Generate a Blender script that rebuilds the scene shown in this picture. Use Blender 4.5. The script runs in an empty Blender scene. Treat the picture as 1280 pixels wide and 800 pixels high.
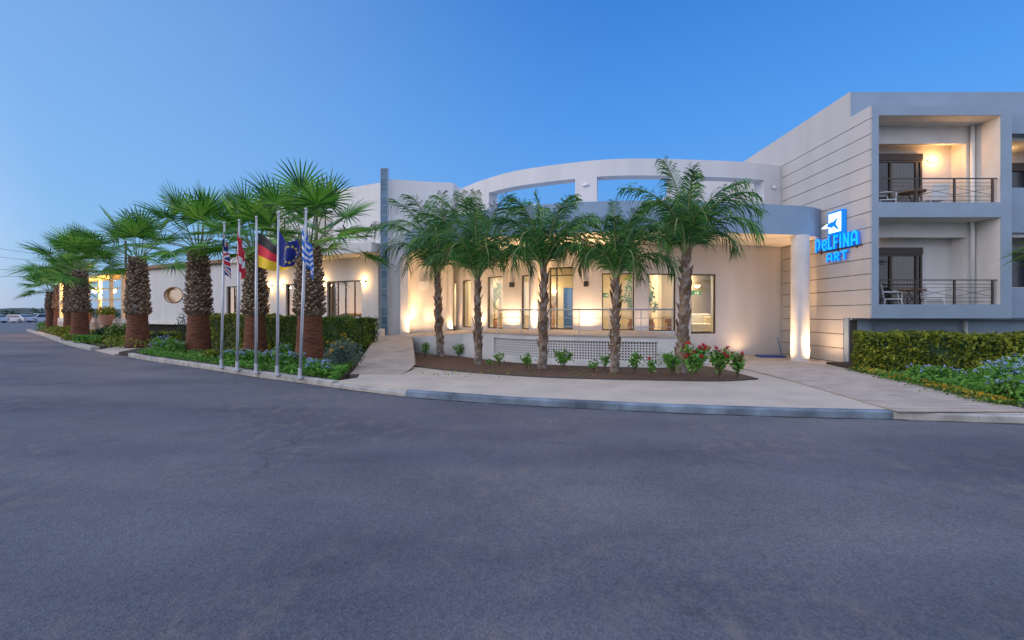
import bpy, math, random
from mathutils import Vector, Matrix
random.seed(7)
R = math.radians
sc = bpy.context.scene
COL = sc.collection
# ------------------------------------------------------------------ camera
cam = bpy.data.cameras.new('camera'); cam_o = bpy.data.objects.new('camera', cam); COL.objects.link(cam_o)
sc.camera = cam_o
EYE = 1.6
cam_o.location = (0, 0, EYE); cam_o.rotation_euler = (R(90), 0, 0)
cam.sensor_width = 36; cam.lens = 16.0; cam.shift_y = -.00625; cam.clip_end = 3000; cam.clip_start = .05
# ------------------------------------------------------------------ sky
world = bpy.data.worlds.new('World'); sc.world = world; world.use_nodes = True
nt = world.node_tree; bg = nt.nodes['Background']
N = nt.nodes.new; L = nt.links.new
sky = N('ShaderNodeTexSky'); sky.sky_type = 'NISHITA'; sky.sun_disc = False
sky.sun_elevation = R(1.5); sky.sun_rotation = R(-105); sky.ozone_density = 4; sky.dust_density = .4
tc = N('ShaderNodeTexCoord'); sep = N('ShaderNodeSeparateXYZ'); L(tc.outputs['Generated'], sep.inputs[0])
ramp = N('ShaderNodeValToRGB'); L(sep.outputs['Z'], ramp.inputs[0])
def srgb(r, g, b):
    f = lambda c: (c/255/12.92) if c <= 10 else (((c/255)+.055)/1.055)**2.4
    return (f(r), f(g), f(b), 1)
cr = ramp.color_ramp
stops = [(0.0, srgb(122,158,208)), (.03, srgb(118,162,216)), (.10, srgb(122,174,232)), (.22, srgb(100,164,236)), (.38, srgb(80,150,232)), (.57, srgb(58,128,216)), (1, srgb(28,78,165))]
cr.elements[0].position = 0; cr.elements[0].color = stops[0][1]
cr.elements[1].position = 1; cr.elements[1].color = stops[-1][1]
for p, c in stops[1:-1]:
    e = cr.elements.new(p); e.color = c
# paler towards the west (-X), with the last warm glow low over the western horizon
def math_n(op, a, b=None, c=None):
    n = N('ShaderNodeMath'); n.operation = op
    for i, v in enumerate((a, b, c)):
        if v is None: continue
        if isinstance(v, (int, float)): n.inputs[i].default_value = v
        else: L(v, n.inputs[i])
    return n.outputs[0]
west = math_n('MULTIPLY', sep.outputs['X'], -1.0)
wfac = N('ShaderNodeMapRange'); L(west, wfac.inputs[0]); wfac.interpolation_type = 'SMOOTHSTEP'; wfac.inputs[1].default_value = -.25; wfac.inputs[2].default_value = 1.0; wfac.inputs[3].default_value = 0; wfac.inputs[4].default_value = .58
mixw = N('ShaderNodeMixRGB'); L(wfac.outputs[0], mixw.inputs[0]); L(ramp.outputs[0], mixw.inputs[1]); mixw.inputs[2].default_value = srgb(160, 198, 232)
# glow
g1 = N('ShaderNodeMapRange'); L(west, g1.inputs[0]); g1.interpolation_type = 'SMOOTHERSTEP'; g1.inputs[1].default_value = .66; g1.inputs[2].default_value = 1.0; g1.inputs[3].default_value = 0; g1.inputs[4].default_value = 1
g2 = N('ShaderNodeMapRange'); L(sep.outputs['Z'], g2.inputs[0]); g2.inputs[1].default_value = .5; g2.inputs[2].default_value = 0; g2.inputs[3].default_value = 0; g2.inputs[4].default_value = 1
gl = math_n('MULTIPLY', g1.outputs[0], g2.outputs[0])
glc = N('ShaderNodeMixRGB'); glc.blend_type = 'ADD'; L(gl, glc.inputs[0]); L(mixw.outputs[0], glc.inputs[1]); glc.inputs[2].default_value = (1.5, .95, .7, 1)
# dome overhead and behind the camera: unseen sky brightened as added fill light
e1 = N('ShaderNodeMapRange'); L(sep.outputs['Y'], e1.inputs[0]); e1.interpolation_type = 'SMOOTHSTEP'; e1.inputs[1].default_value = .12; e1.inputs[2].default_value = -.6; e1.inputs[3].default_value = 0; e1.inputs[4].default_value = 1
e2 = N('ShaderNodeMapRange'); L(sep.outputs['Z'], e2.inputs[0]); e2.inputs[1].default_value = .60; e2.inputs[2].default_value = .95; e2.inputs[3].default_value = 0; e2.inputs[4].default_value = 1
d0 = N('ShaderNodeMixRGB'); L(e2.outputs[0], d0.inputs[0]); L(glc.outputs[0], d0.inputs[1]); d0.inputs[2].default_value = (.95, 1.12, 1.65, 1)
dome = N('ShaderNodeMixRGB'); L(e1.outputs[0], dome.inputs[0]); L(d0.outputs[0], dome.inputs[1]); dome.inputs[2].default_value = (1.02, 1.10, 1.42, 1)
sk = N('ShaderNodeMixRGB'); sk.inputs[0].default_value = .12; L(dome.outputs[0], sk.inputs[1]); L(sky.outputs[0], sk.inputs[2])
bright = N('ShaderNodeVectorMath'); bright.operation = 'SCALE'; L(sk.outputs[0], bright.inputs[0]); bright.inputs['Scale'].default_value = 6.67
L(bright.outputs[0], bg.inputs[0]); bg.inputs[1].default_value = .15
# ------------------------------------------------------------------ sun: already set, only a soft western afterglow
sl = bpy.data.lights.new('sun', 'SUN'); so = bpy.data.objects.new('sun', sl); COL.objects.link(so)
sl.energy = 1.15; sl.angle = R(50); sl.color = (1, .87, .76)
so.rotation_euler = Vector((.93, .36, -.28)).to_track_quat('-Z', 'Y').to_euler()
sc.view_settings.view_transform = 'Standard'; sc.view_settings.look = 'None'; sc.view_settings.exposure = .04; sc.view_settings.gamma = 1
sc.render.engine = 'CYCLES'
cy = sc.cycles
cy.use_denoising = True; cy.max_bounces = 6; cy.diffuse_bounces = 3; cy.glossy_bounces = 3; cy.transparent_max_bounces = 12; cy.transmission_bounces = 3
cy.sample_clamp_indirect = 4; cy.caustics_reflective = False; cy.caustics_refractive = False
# ================================================================== helpers
F = 569.0
def X(px, Y): return (px-640)/F*Y
def Z(py, Y): return EYE+(392-py)/F*Y
def zg(Y):                      # height of the pavement and beds: falls gently from the kerb to the building
    return .12 if Y <= 10 else (.12-.11*(Y-10)/5 if Y < 15 else .01)
def gr(px, py, dz=0):           # ground point seen at a pixel of the measured photograph
    Y = 10.
    for _ in range(30): Y = .5*Y+.5*(EYE-zg(Y)-dz)*F/(py-392)
    return X(px, Y), Y
def road(px, py):
    Y = EYE*F/(py-392); return X(px, Y), Y
ORG = {}
MATS = {}
class MB:
    def __init__(s, fr=None):
        s.v = []; s.f = []; s.m = []; s.fr = fr; s.mi = 0; s.smooth = False
    def P(s, p):
        if s.fr is None: return (p[0], p[1], p[2])
        o, ux, uy = s.fr
        return (o[0]+ux[0]*p[0]+uy[0]*p[1], o[1]+ux[1]*p[0]+uy[1]*p[1], o[2]+p[2] if len(o) > 2 else p[2])
    def vert(s, p): s.v.append(s.P(p)); return len(s.v)-1
    def face(s, pts, mi=None):
        s.f.append([s.vert(p) for p in pts]); s.m.append(s.mi if mi is None else mi)
    def box(s, x0, x1, y0, y1, z0, z1, mi=None):
        i = len(s.v)
        for z in (z0, z1):
            for a, b in ((x0, y0), (x1, y0), (x1, y1), (x0, y1)): s.v.append(s.P((a, b, z)))
        for q in ((0,3,2,1), (4,5,6,7), (0,1,5,4), (1,2,6,5), (2,3,7,6), (3,0,4,7)):
            s.f.append([i+k for k in q]); s.m.append(s.mi if mi is None else mi)
    def obox(s, c, ax, ay, az, mi=None):   # oriented box: centre and three half axes
        i = len(s.v); c = Vector(c); ax = Vector(ax); ay = Vector(ay); az = Vector(az)
        for w in (-1, 1):
            for a, b in ((-1,-1), (1,-1), (1,1), (-1,1)): s.v.append(s.P(c+ax*a+ay*b+az*w))
        for q in ((0,3,2,1), (4,5,6,7), (0,1,5,4), (1,2,6,5), (2,3,7,6), (3,0,4,7)):
            s.f.append([i+k for k in q]); s.m.append(s.mi if mi is None else mi)
    def tube(s, pts, rad, n=8, mi=None, caps=True, sq=1.0):
        pts = [Vector(p) for p in pts]
        if not isinstance(rad, (list, tuple)): rad = [rad]*len(pts)
        i = len(s.v); up = None
        for k, p in enumerate(pts):
            d = (pts[min(k+1, len(pts)-1)]-pts[max(k-1, 0)])
            if d.length < 1e-9: d = Vector((0,0,1))
            d.normalize()
            if up is None: up = d.cross(Vector((0,1,0) if abs(d.y) < .8 else (1,0,0))).normalized()
            a = (up-d*up.dot(d)).normalized(); up = a; b = d.cross(a)
            for j in range(n):
                t = 2*math.pi*j/n; s.v.append(s.P(p+(a*math.cos(t)+b*math.sin(t)*sq)*rad[k]))
        for k in range(len(pts)-1):
            for j in range(n):
                s.f.append([i+k*n+j, i+k*n+(j+1)%n, i+(k+1)*n+(j+1)%n, i+(k+1)*n+j]); s.m.append(s.mi if mi is None else mi)
        if caps:
            s.f.append([i+j for j in range(n)][::-1]); s.m.append(s.mi if mi is None else mi)
            s.f.append([i+(len(pts)-1)*n+j for j in range(n)]); s.m.append(s.mi if mi is None else mi)
    def lathe(s, c, prof, n=16, mi=None):
        s.tube([(c[0], c[1], c[2]+z) for r, z in prof], [max(r, .001) for r, z in prof], n, mi)
    def sphere(s, c, r, n=12, m=8, sz=1.0, mi=None):
        s.lathe((c[0], c[1], c[2]), [(r*math.sin(math.pi*k/m), -r*sz*math.cos(math.pi*k/m)) for k in range(m+1)], n, mi)
    def prism(s, poly, z0, z1, mi=None):
        n = len(poly)
        s.face([(p[0], p[1], z1(p) if callable(z1) else z1) for p in poly], mi)
        s.face([(p[0], p[1], z0(p) if callable(z0) else z0) for p in poly][::-1], mi)
        for k in range(n):
            a = poly[k]; b = poly[(k+1) % n]
            za = z1(a) if callable(z1) else z1; zb = z1(b) if callable(z1) else z1
            ya = z0(a) if callable(z0) else z0; yb = z0(b) if callable(z0) else z0
            s.face([(a[0],a[1],ya), (b[0],b[1],yb), (b[0],b[1],zb), (a[0],a[1],za)], mi)
    def build(s, name, mat, parent=None, origin=None, smooth=False, bevel=0, **props):
        if not isinstance(mat, (list, tuple)): mat = [mat]
        if parent is not None: o0 = ORG[parent.name]
        elif origin is not None: o0 = Vector(origin)
        else:
            xs = [v[0] for v in s.v]; ys = [v[1] for v in s.v]; zs = [v[2] for v in s.v]
            o0 = Vector(((min(xs)+max(xs))/2, (min(ys)+max(ys))/2, min(zs)))
        me = bpy.data.meshes.new(name)
        me.from_pydata([(v[0]-o0.x, v[1]-o0.y, v[2]-o0.z) for v in s.v], [], s.f)
        for m in mat: me.materials.append(M(m))
        if len(mat) > 1: me.polygons.foreach_set('material_index', s.m)
        if smooth: me.polygons.foreach_set('use_smooth', [True]*len(s.f))
        me.update()
        o = bpy.data.objects.new(name, me); COL.objects.link(o)
        if parent is not None: o.parent = parent
        else: o.location = o0
        ORG[o.name] = o0
        if bevel:
            b = o.modifiers.new('bevel', 'BEVEL'); b.width = bevel; b.segments = 2; b.limit_method = 'ANGLE'
        for k, v in props.items(): o[k] = v
        return o
def thing(name, label, cat, loc, group=None):
    o = bpy.data.objects.new(name, None); COL.objects.link(o); o.location = loc; o.empty_display_size = .2
    o['label'] = label; o['category'] = cat
    if group: o['group'] = group
    ORG[o.name] = Vector(loc)
    return o
def tag(o, label, cat, group=None, kind=None):
    if label: o['label'] = label
    if cat: o['category'] = cat
    if group: o['group'] = group
    if kind: o['kind'] = kind
    return o
def copy_tree(o, loc=None, rz=None, label=None, parent=None):
    c = o.copy(); COL.objects.link(c)
    if parent is not None: c.parent = parent
    if loc is not None: c.location = loc
    if rz is not None: c.rotation_euler = (0, 0, rz)
    if label: c['label'] = label
    for ch in list(o.children): copy_tree(ch, parent=c)
    return c
def lamp(kind, loc, energy, color, parent=None, size=.05, aim=None, spot=None, blend=.6):
    l = bpy.data.lights.new('bulb', kind); l.energy = energy; l.color = color
    if kind in ('POINT', 'SPOT'): l.shadow_soft_size = size
    if kind == 'AREA': l.size = size
    if spot: l.spot_size = R(spot); l.spot_blend = blend
    o = bpy.data.objects.new('bulb', l); COL.objects.link(o)
    o0 = ORG[parent.name] if parent is not None else Vector((0,0,0))
    o.location = Vector(loc)-o0
    if parent is not None: o.parent = parent
    if aim is not None: o.rotation_euler = Vector(aim).to_track_quat('-Z', 'Y').to_euler()
    return o
# ------------------------------------------------------------------ materials
def M(name):
    if name not in MATS: MATS[name] = MDEF[name]()
    return MATS[name]
def mat(base, rough=.7, var=.0, scale=6, bump=0, bscale=60, metal=0, c2=None, detail=5, spec=.5, streak=False, ring=False):
    def mk():
        m = bpy.data.materials.new('material'); m.use_nodes = True; t = m.node_tree; p = t.nodes['Principled BSDF']
        n = t.nodes.new; l = t.links.new
        p.inputs['Roughness'].default_value = rough; p.inputs['Metallic'].default_value = metal
        p.inputs['Specular IOR Level'].default_value = spec
        p.inputs['Base Color'].default_value = (*base, 1)
        tx = n('ShaderNodeTexCoord')
        src = tx.outputs['Object']
        if c2 is not None or var:
            no = n('ShaderNodeTexNoise'); no.inputs['Scale'].default_value = scale; no.inputs['Detail'].default_value = detail
            if ring:
                mp = n('ShaderNodeMapping'); mp.inputs['Scale'].default_value = (.5, .5, 2.6); l(src, mp.inputs[0]); l(mp.outputs[0], no.inputs['Vector'])
            elif streak:
                mp = n('ShaderNodeMapping'); mp.inputs['Scale'].default_value = (1, 1, .12); l(src, mp.inputs[0]); l(mp.outputs[0], no.inputs['Vector'])
            else: l(src, no.inputs['Vector'])
            r = n('ShaderNodeValToRGB'); l(no.outputs['Fac'], r.inputs[0])
            r.color_ramp.elements[0].position = .35; r.color_ramp.elements[1].position = .68
            a = c2 if c2 is not None else tuple(c*(1-var) for c in base)
            r.color_ramp.elements[0].color = (*a, 1); r.color_ramp.elements[1].color = (*base, 1)
            l(r.outputs[0], p.inputs['Base Color'])
        if bump:
            nb = n('ShaderNodeTexNoise'); nb.inputs['Scale'].default_value = bscale; nb.inputs['Detail'].default_value = 4; l(src, nb.inputs['Vector'])
            bp = n('ShaderNodeBump'); bp.inputs['Strength'].default_value = bump; bp.inputs['Distance'].default_value = .02
            l(nb.outputs['Fac'], bp.inputs['Height']); l(bp.outputs[0], p.inputs['Normal'])
        return m
    return mk
def emis(col, strength):
    def mk():
        m = bpy.data.materials.new('material'); m.use_nodes = True; p = m.node_tree.nodes['Principled BSDF']
        p.inputs['Base Color'].default_value = (*col, 1); p.inputs['Emission Color'].default_value = (*col, 1); p.inputs['Emission Strength'].default_value = strength
        return m
    return mk
def leafmat(cols, rough=.5, trans=.25):
    def mk():
        m = bpy.data.materials.new('material'); m.use_nodes = True; t = m.node_tree; n = t.nodes.new; l = t.links.new
        p = t.nodes['Principled BSDF']; p.inputs['Roughness'].default_value = rough; p.inputs['Specular IOR Level'].default_value = .35
        g = n('ShaderNodeNewGeometry'); r = n('ShaderNodeValToRGB'); tx = n('ShaderNodeTexCoord')
        no = n('ShaderNodeTexNoise'); no.inputs['Scale'].default_value = 2.2; l(tx.outputs['Object'], no.inputs['Vector'])
        a = n('ShaderNodeMath'); a.operation = 'MULTIPLY_ADD'; l(no.outputs['Fac'], a.inputs[0]); a.inputs[1].default_value = .9; 
        b = n('ShaderNodeMath'); b.operation = 'MULTIPLY_ADD'; l(g.outputs['Random Per Island'], b.inputs[0]); b.inputs[1].default_value = .65; b.inputs[2].default_value = -.28
        l(b.outputs[0], a.inputs[2]); l(a.outputs[0], r.inputs[0])
        els = r.color_ramp.elements
        els[0].position = 0; els[0].color = (*cols[0], 1); els[1].position = 1; els[1].color = (*cols[-1], 1)
        for k, c in enumerate(cols[1:-1]):
            e = els.new((k+1)/(len(cols)-1)); e.color = (*c, 1)
        l(r.outputs[0], p.inputs['Base Color'])
        tr = n('ShaderNodeBsdfTranslucent'); l(r.outputs[0], tr.inputs[0]); mx = n('ShaderNodeMixShader'); mx.inputs[0].default_value = trans
        l(p.outputs[0], mx.inputs[1]); l(tr.outputs[0], mx.inputs[2]); l(mx.outputs[0], t.nodes['Material Output'].inputs[0])
        return m
    return mk
def glassmat(tint=(1,1,1), refl=.12):
    def mk():
        m = bpy.data.materials.new('material'); m.use_nodes = True; t = m.node_tree; n = t.nodes.new; l = t.links.new
        t.nodes.remove(t.nodes['Principled BSDF'])
        a = n('ShaderNodeBsdfTransparent'); a.inputs[0].default_value = (*tint, 1)
        b = n('ShaderNodeBsdfGlossy'); b.inputs['Roughness'].default_value = .02
        f = n('ShaderNodeFresnel'); f.inputs[0].default_value = 1.5
        k = n('ShaderNodeMath'); k.operation = 'MULTIPLY_ADD'; l(f.outputs[0], k.inputs[0]); k.inputs[1].default_value = 1; k.inputs[2].default_value = refl-.04
        mx = n('ShaderNodeMixShader'); l(k.outputs[0], mx.inputs[0]); l(a.outputs[0], mx.inputs[1]); l(b.outputs[0], mx.inputs[2]); l(mx.outputs[0], t.nodes['Material Output'].inputs[0])
        return m
    return mk
def asphalt():
    m = bpy.data.materials.new('material'); m.use_nodes = True; t = m.node_tree; p = t.nodes['Principled BSDF']; n = t.nodes.new; l = t.links.new
    tx = n('ShaderNodeTexCoord'); S = tx.outputs['Object']
    def noise(sc_, det=5, mp=None, rough=.5):
        o = n('ShaderNodeTexNoise'); o.inputs['Scale'].default_value = sc_; o.inputs['Detail'].default_value = det; o.inputs['Roughness'].default_value = rough
        if mp:
            q = n('ShaderNodeMapping'); q.inputs['Scale'].default_value = mp; l(S, q.inputs[0]); l(q.outputs[0], o.inputs['Vector'])
        else: l(S, o.inputs['Vector'])
        return o.outputs['Fac']
    def ramp_(src, p0, p1, c0, c1):
        r = n('ShaderNodeValToRGB'); l(src, r.inputs[0]); r.color_ramp.elements[0].position = p0; r.color_ramp.elements[1].position = p1
        r.color_ramp.elements[0].color = (*c0, 1); r.color_ramp.elements[1].color = (*c1, 1); return r.outputs[0]
    def mixc(fac, a, b, mode='MIX'):
        x = n('ShaderNodeMixRGB'); x.blend_type = mode
        if isinstance(fac, float): x.inputs[0].default_value = fac
        else: l(fac, x.inputs[0])
        for i, c in ((1, a), (2, b)):
            if isinstance(c, tuple): x.inputs[i].default_value = (*c, 1)
            else: l(c, x.inputs[i])
        return x.outputs[0]
    base = ramp_(noise(.45, 6, (1, 1.6, 1), .6), .3, .72, (.086, .095, .114), (.150, .156, .172))
    c0_ = ramp_(noise(.13, 3, (1, 1.4, 1)), .35, .65, (.80, .80, .84), (1.12, 1.10, 1.08)); base = mixc(1., base, c0_, 'MULTIPLY')
    # long tyre-polished bands running along the road
    band = ramp_(noise(.42, 4, (.16, 1.0, 1)), .40, .64, (.66, .64, .74), (1.14, 1.12, 1.06))
    c = mixc(.8, base, band, 'MULTIPLY')
    # fine aggregate: small grey stones in dark binder
    vo = n('ShaderNodeTexVoronoi'); vo.inputs['Scale'].default_value = 75; l(S, vo.inputs['Vector'])
    ag = ramp_(vo.outputs['Color'], .1, .9, (.66, .67, .7), (1.4, 1.38, 1.33)); c = mixc(.85, c, ag, 'MULTIPLY')
    ag2 = ramp_(noise(160, 3), .35, .65, (.72, .72, .74), (1.25, 1.25, 1.22)); c = mixc(.7, c, ag2, 'MULTIPLY')
    st = ramp_(noise(5, 6, (1, .6, 1), .7), .50, .72, (0, 0, 0), (1, 1, 1)); 
    ar = ramp_(noise(.42, 3), .43, .60, (0, 0, 0), (1, 1, 1)); sm = mixc(1., st, ar, 'MULTIPLY')
    c = mixc(sm, c, (.19, .165, .135))
    dk = ramp_(noise(1.3, 6, None, .7), .58, .76, (1, 1, 1), (.55, .55, .60)); c = mixc(.8, c, dk, 'MULTIPLY')
    # hairline cracks
    v2 = n('ShaderNodeTexVoronoi'); v2.feature = 'DISTANCE_TO_EDGE'; v2.inputs['Scale'].default_value = .3
    wn = n('ShaderNodeTexNoise'); wn.inputs['Scale'].default_value = 1.2; wn.inputs['Detail'].default_value = 6; l(S, wn.inputs['Vector'])
    ad = n('ShaderNodeVectorMath'); ad.operation = 'MULTIPLY_ADD'; l(wn.outputs['Color'], ad.inputs[0]); ad.inputs[1].default_value = (.9, .9, .9); l(S, ad.inputs[2]); l(ad.outputs[0], v2.inputs['Vector'])
    ck = ramp_(v2.outputs['Distance'], .0, .007, (.5, .5, .5), (1, 1, 1))
    ckm = ramp_(noise(.5, 2), .5, .6, (0, 0, 0), (1, 1, 1)); ckf = mixc(ckm, (1., 1., 1.), ck); c = mixc(.75, c, ckf, 'MULTIPLY')
    l(c, p.inputs['Base Color']); p.inputs['Roughness'].default_value = .72; p.inputs['Specular IOR Level'].default_value = .45
    bp = n('ShaderNodeBump'); bp.inputs['Strength'].default_value = .6; bp.inputs['Distance'].default_value = .006; l(vo.outputs['Distance'], bp.inputs['Height']); l(bp.outputs[0], p.inputs['Normal'])
    return m
def curtain():
    m = bpy.data.materials.new('material'); m.use_nodes = True; t = m.node_tree; p = t.nodes['Principled BSDF']; n = t.nodes.new; l = t.links.new
    tx = n('ShaderNodeTexCoord'); w = n('ShaderNodeTexWave'); w.inputs['Scale'].default_value = 3; w.inputs['Distortion'].default_value = 1.5; l(tx.outputs['Object'], w.inputs['Vector'])
    r = n('ShaderNodeValToRGB'); l(w.outputs['Fac'], r.inputs[0]); r.color_ramp.elements[0].color = (.42, .36, .3, 1); r.color_ramp.elements[1].color = (.66, .58, .48, 1)
    l(r.outputs[0], p.inputs['Base Color']); p.inputs['Roughness'].default_value = .9
    return m
WH = (.70, .69, .68)
MDEF = {
 'asphalt': asphalt,
 'earth': mat((.16,.14,.09), .95, c2=(.08,.09,.045), scale=.3),
 'white': mat(WH, .8, var=.10, scale=1.6, bump=.25, bscale=90, streak=True),
 'white2': mat((.73,.72,.70), .75, var=.12, scale=2.2, bump=.2, bscale=110),
 'bluegrey': mat((.29,.38,.48), .75, var=.10, scale=1.4, bump=.2, bscale=90),
 'canopy': mat((.25,.36,.50), .7, var=.08, scale=1.1, bump=.15, bscale=90),
 'panel': mat((.54,.52,.50), .8, var=.10, scale=1.2, bump=.25, bscale=90, streak=True),
 'groove': mat((.06,.055,.05), .9),
 'cream': mat((.72,.62,.46), .85, var=.06),
 'interior': mat((.74,.66,.50), .9, var=.05),
 'floor_in': mat((.42,.36,.28), .35, var=.15, scale=3),
 'paving': mat((.55,.47,.38), .85, c2=(.45,.39,.32), scale=1.4, bump=.3, bscale=70, detail=8),
 'deck': mat((.50,.43,.36), .8, c2=(.38,.32,.27), scale=2.5, bump=.3, bscale=60, detail=8),
 'deck_gap': mat((.15,.125,.105), .9),
 'kerb': mat((.44,.42,.38), .85, c2=(.27,.26,.24), scale=3.5, bump=.5, bscale=40, detail=9),
 'kerb_blue': mat((.22,.29,.36), .85, c2=(.07,.09,.115), scale=1.9, bump=.5, bscale=40, detail=10),
 'soil': mat((.15,.085,.05), .95, c2=(.07,.038,.022), scale=9, bump=1, bscale=30, detail=8),
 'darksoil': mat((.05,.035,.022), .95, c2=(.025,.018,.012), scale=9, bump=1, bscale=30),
 'darkmetal': mat((.05,.045,.04), .4, metal=.6),
 'brownframe': mat((.07,.055,.045), .45, metal=.3),
 'steel': mat((.55,.56,.58), .3, metal=.9, var=.1),
 'pole': mat((.52,.55,.58), .4, metal=.4, var=.12, scale=3),
 'glass': glassmat(), 'glass_blue': mat((.13,.23,.32), .12, var=.4, scale=3), 'glass_dark': glassmat((.62,.60,.56), .08),
 'tile': mat((.33,.20,.13), .8, c2=(.45,.33,.22), scale=8, bump=.4),
 'wood': mat((.32,.19,.10), .6, c2=(.22,.12,.06), scale=7, streak=False),
 'plastic_white': mat((.78,.79,.8), .45),
 'black': mat((.02,.02,.02), .5),
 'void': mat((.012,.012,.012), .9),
 'terracotta': mat((.52,.26,.17), .75, var=.25, scale=8, bump=.2),
 'curtain': curtain,
 'trunk_red': mat((.20,.070,.032), .9, c2=(.07,.028,.016), scale=9, bump=1, bscale=30, detail=10, ring=True),
 'trunk_grey': mat((.36,.30,.25), .9, c2=(.10,.07,.05), scale=8, bump=1, bscale=22, detail=9),
 'boot_tip': leafmat([(.12,.08,.05), (.34,.26,.18), (.56,.48,.38)], .85, .0),
 'boot': leafmat([(.06,.035,.025), (.16,.10,.06), (.24,.16,.10), (.32,.24,.16)], .85, .0),
 'fan': leafmat([(.012,.05,.012), (.045,.17,.02), (.13,.36,.035), (.36,.56,.09)], .38, .22),
 'petiole': mat((.16,.22,.07), .5, c2=(.10,.15,.05), scale=6),
 'frond': leafmat([(.008,.045,.015), (.022,.11,.03), (.07,.23,.04), (.26,.42,.08)], .38, .22),
 'rachis': mat((.34,.38,.16), .5, c2=(.18,.24,.08), scale=5),
 'dryleaf': leafmat([(.10,.08,.03), (.2,.16,.06), (.28,.24,.1)], .8, .2),
 'hedge_leaf': leafmat([(.018,.05,.012), (.06,.14,.02), (.15,.25,.03), (.30,.38,.05)], .5, .25),
 'hedge_gold': leafmat([(.02,.05,.012), (.09,.14,.015), (.26,.30,.03), (.50,.48,.05)], .5, .25),
 'bush_leaf': leafmat([(.03,.10,.02), (.08,.24,.035), (.16,.38,.05), (.26,.48,.09)], .5, .25),
 'grey_leaf': leafmat([(.05,.10,.08), (.10,.17,.13), (.17,.25,.18)], .6, .2),
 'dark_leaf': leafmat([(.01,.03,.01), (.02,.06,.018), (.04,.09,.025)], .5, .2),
 'yellow_leaf': leafmat([(.06,.12,.015), (.16,.22,.02), (.36,.34,.03)], .5, .2),
 'far_leaf': leafmat([(.025,.05,.03), (.04,.085,.05), (.06,.11,.06)], .8, .1),
 'flower_blue': leafmat([(.22,.33,.62), (.36,.46,.75), (.5,.58,.8)], .6, .3),
 'flower_red': leafmat([(.35,.01,.02), (.6,.02,.04), (.65,.08,.12)], .5, .3),
 'flower_yellow': leafmat([(.6,.32,.02), (.75,.5,.03)], .5, .3),
 'flower_pale': leafmat([(.4,.45,.5), (.6,.65,.7)], .5, .3),
 'stem': mat((.10,.08,.04), .8),
 'glow_warm': emis((1,.62,.25), 14), 'glow_lens': emis((1,.78,.5), 9), 'glow_bulk': emis((1,.72,.35), 12), 'glow_pergola': emis((1,.6,.2), 16),
 'neon': emis((.0,.33,.9), 1.15), 'neon_edge': emis((.0,.13,.62), .8), 'panel_lit': emis((.75,.95,1.0), 1.3), 'neon_deep': emis((.0,.16,.55), .9),
 'exit_green': emis((.01,.16,.05), .25),
 'door_blue': mat((.03,.10,.30), .4),
 'bluebroom': mat((.02,.07,.28), .5),
 'picture': mat((.25,.2,.14), .5, c2=(.5,.45,.35), scale=14),
 'f_blue': mat((.012,.03,.20), .7), 'f_red': mat((.60,.02,.04), .7), 'f_white': mat((.75,.75,.76), .7), 'f_black': mat((.012,.012,.014), .7), 'f_gold': mat((.80,.52,.02), .7), 'f_eu': mat((.008,.022,.19), .7), 'f_star': mat((.75,.62,.05), .7), 'f_greek': mat((.02,.15,.55), .7),
 'carwhite': mat((.6,.62,.66), .3), 'cardark': mat((.10,.10,.12), .3), 'tyre': mat((.02,.02,.02), .8), 'carglass': mat((.03,.04,.06), .1), 'tail': mat((.4,.02,.02), .3),
 'hill': mat((.05,.07,.07), .9),
 'road_far': asphalt,
}
def catmull(P, n=200):
    P = [Vector(p) for p in P]; Q = [P[0]*2-P[1]]+P+[P[-1]*2-P[-2]]; out = []
    seg = len(P)-1; m = n//seg
    for k in range(seg):
        a, b, c, d = Q[k:k+4]
        for j in range(m):
            t = j/m; out.append(.5*((2*b)+(c-a)*t+(2*a-5*b+4*c-d)*t*t+(3*b-a-3*c+d)*t**3))
    out.append(P[-1]); return out
class Curve:
    def __init__(s, P, n=240):
        s.p = catmull(P, n) if len(P) > 2 else [Vector(q) for q in P]; s.s = [0]
        for a, b in zip(s.p, s.p[1:]): s.s.append(s.s[-1]+(b-a).length)
        s.len = s.s[-1]
    def at(s, t):
        t = min(max(t, 0), s.len)
        lo, hi = 0, len(s.s)-1
        while hi-lo > 1:
            m = (lo+hi)//2
            if s.s[m] <= t: lo = m
            else: hi = m
        f = (t-s.s[lo])/max(s.s[hi]-s.s[lo], 1e-9)
        p = s.p[lo].lerp(s.p[hi], f); d = (s.p[hi]-s.p[lo]).normalized()
        return p, d
    def spx(s, px):             # arclength at which the curve crosses a picture column
        best = min(range(2001), key=lambda k: abs(640+F*s.at(s.len*k/2000)[0].x/s.at(s.len*k/2000)[0].y-px))
        return s.len*best/2000
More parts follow.
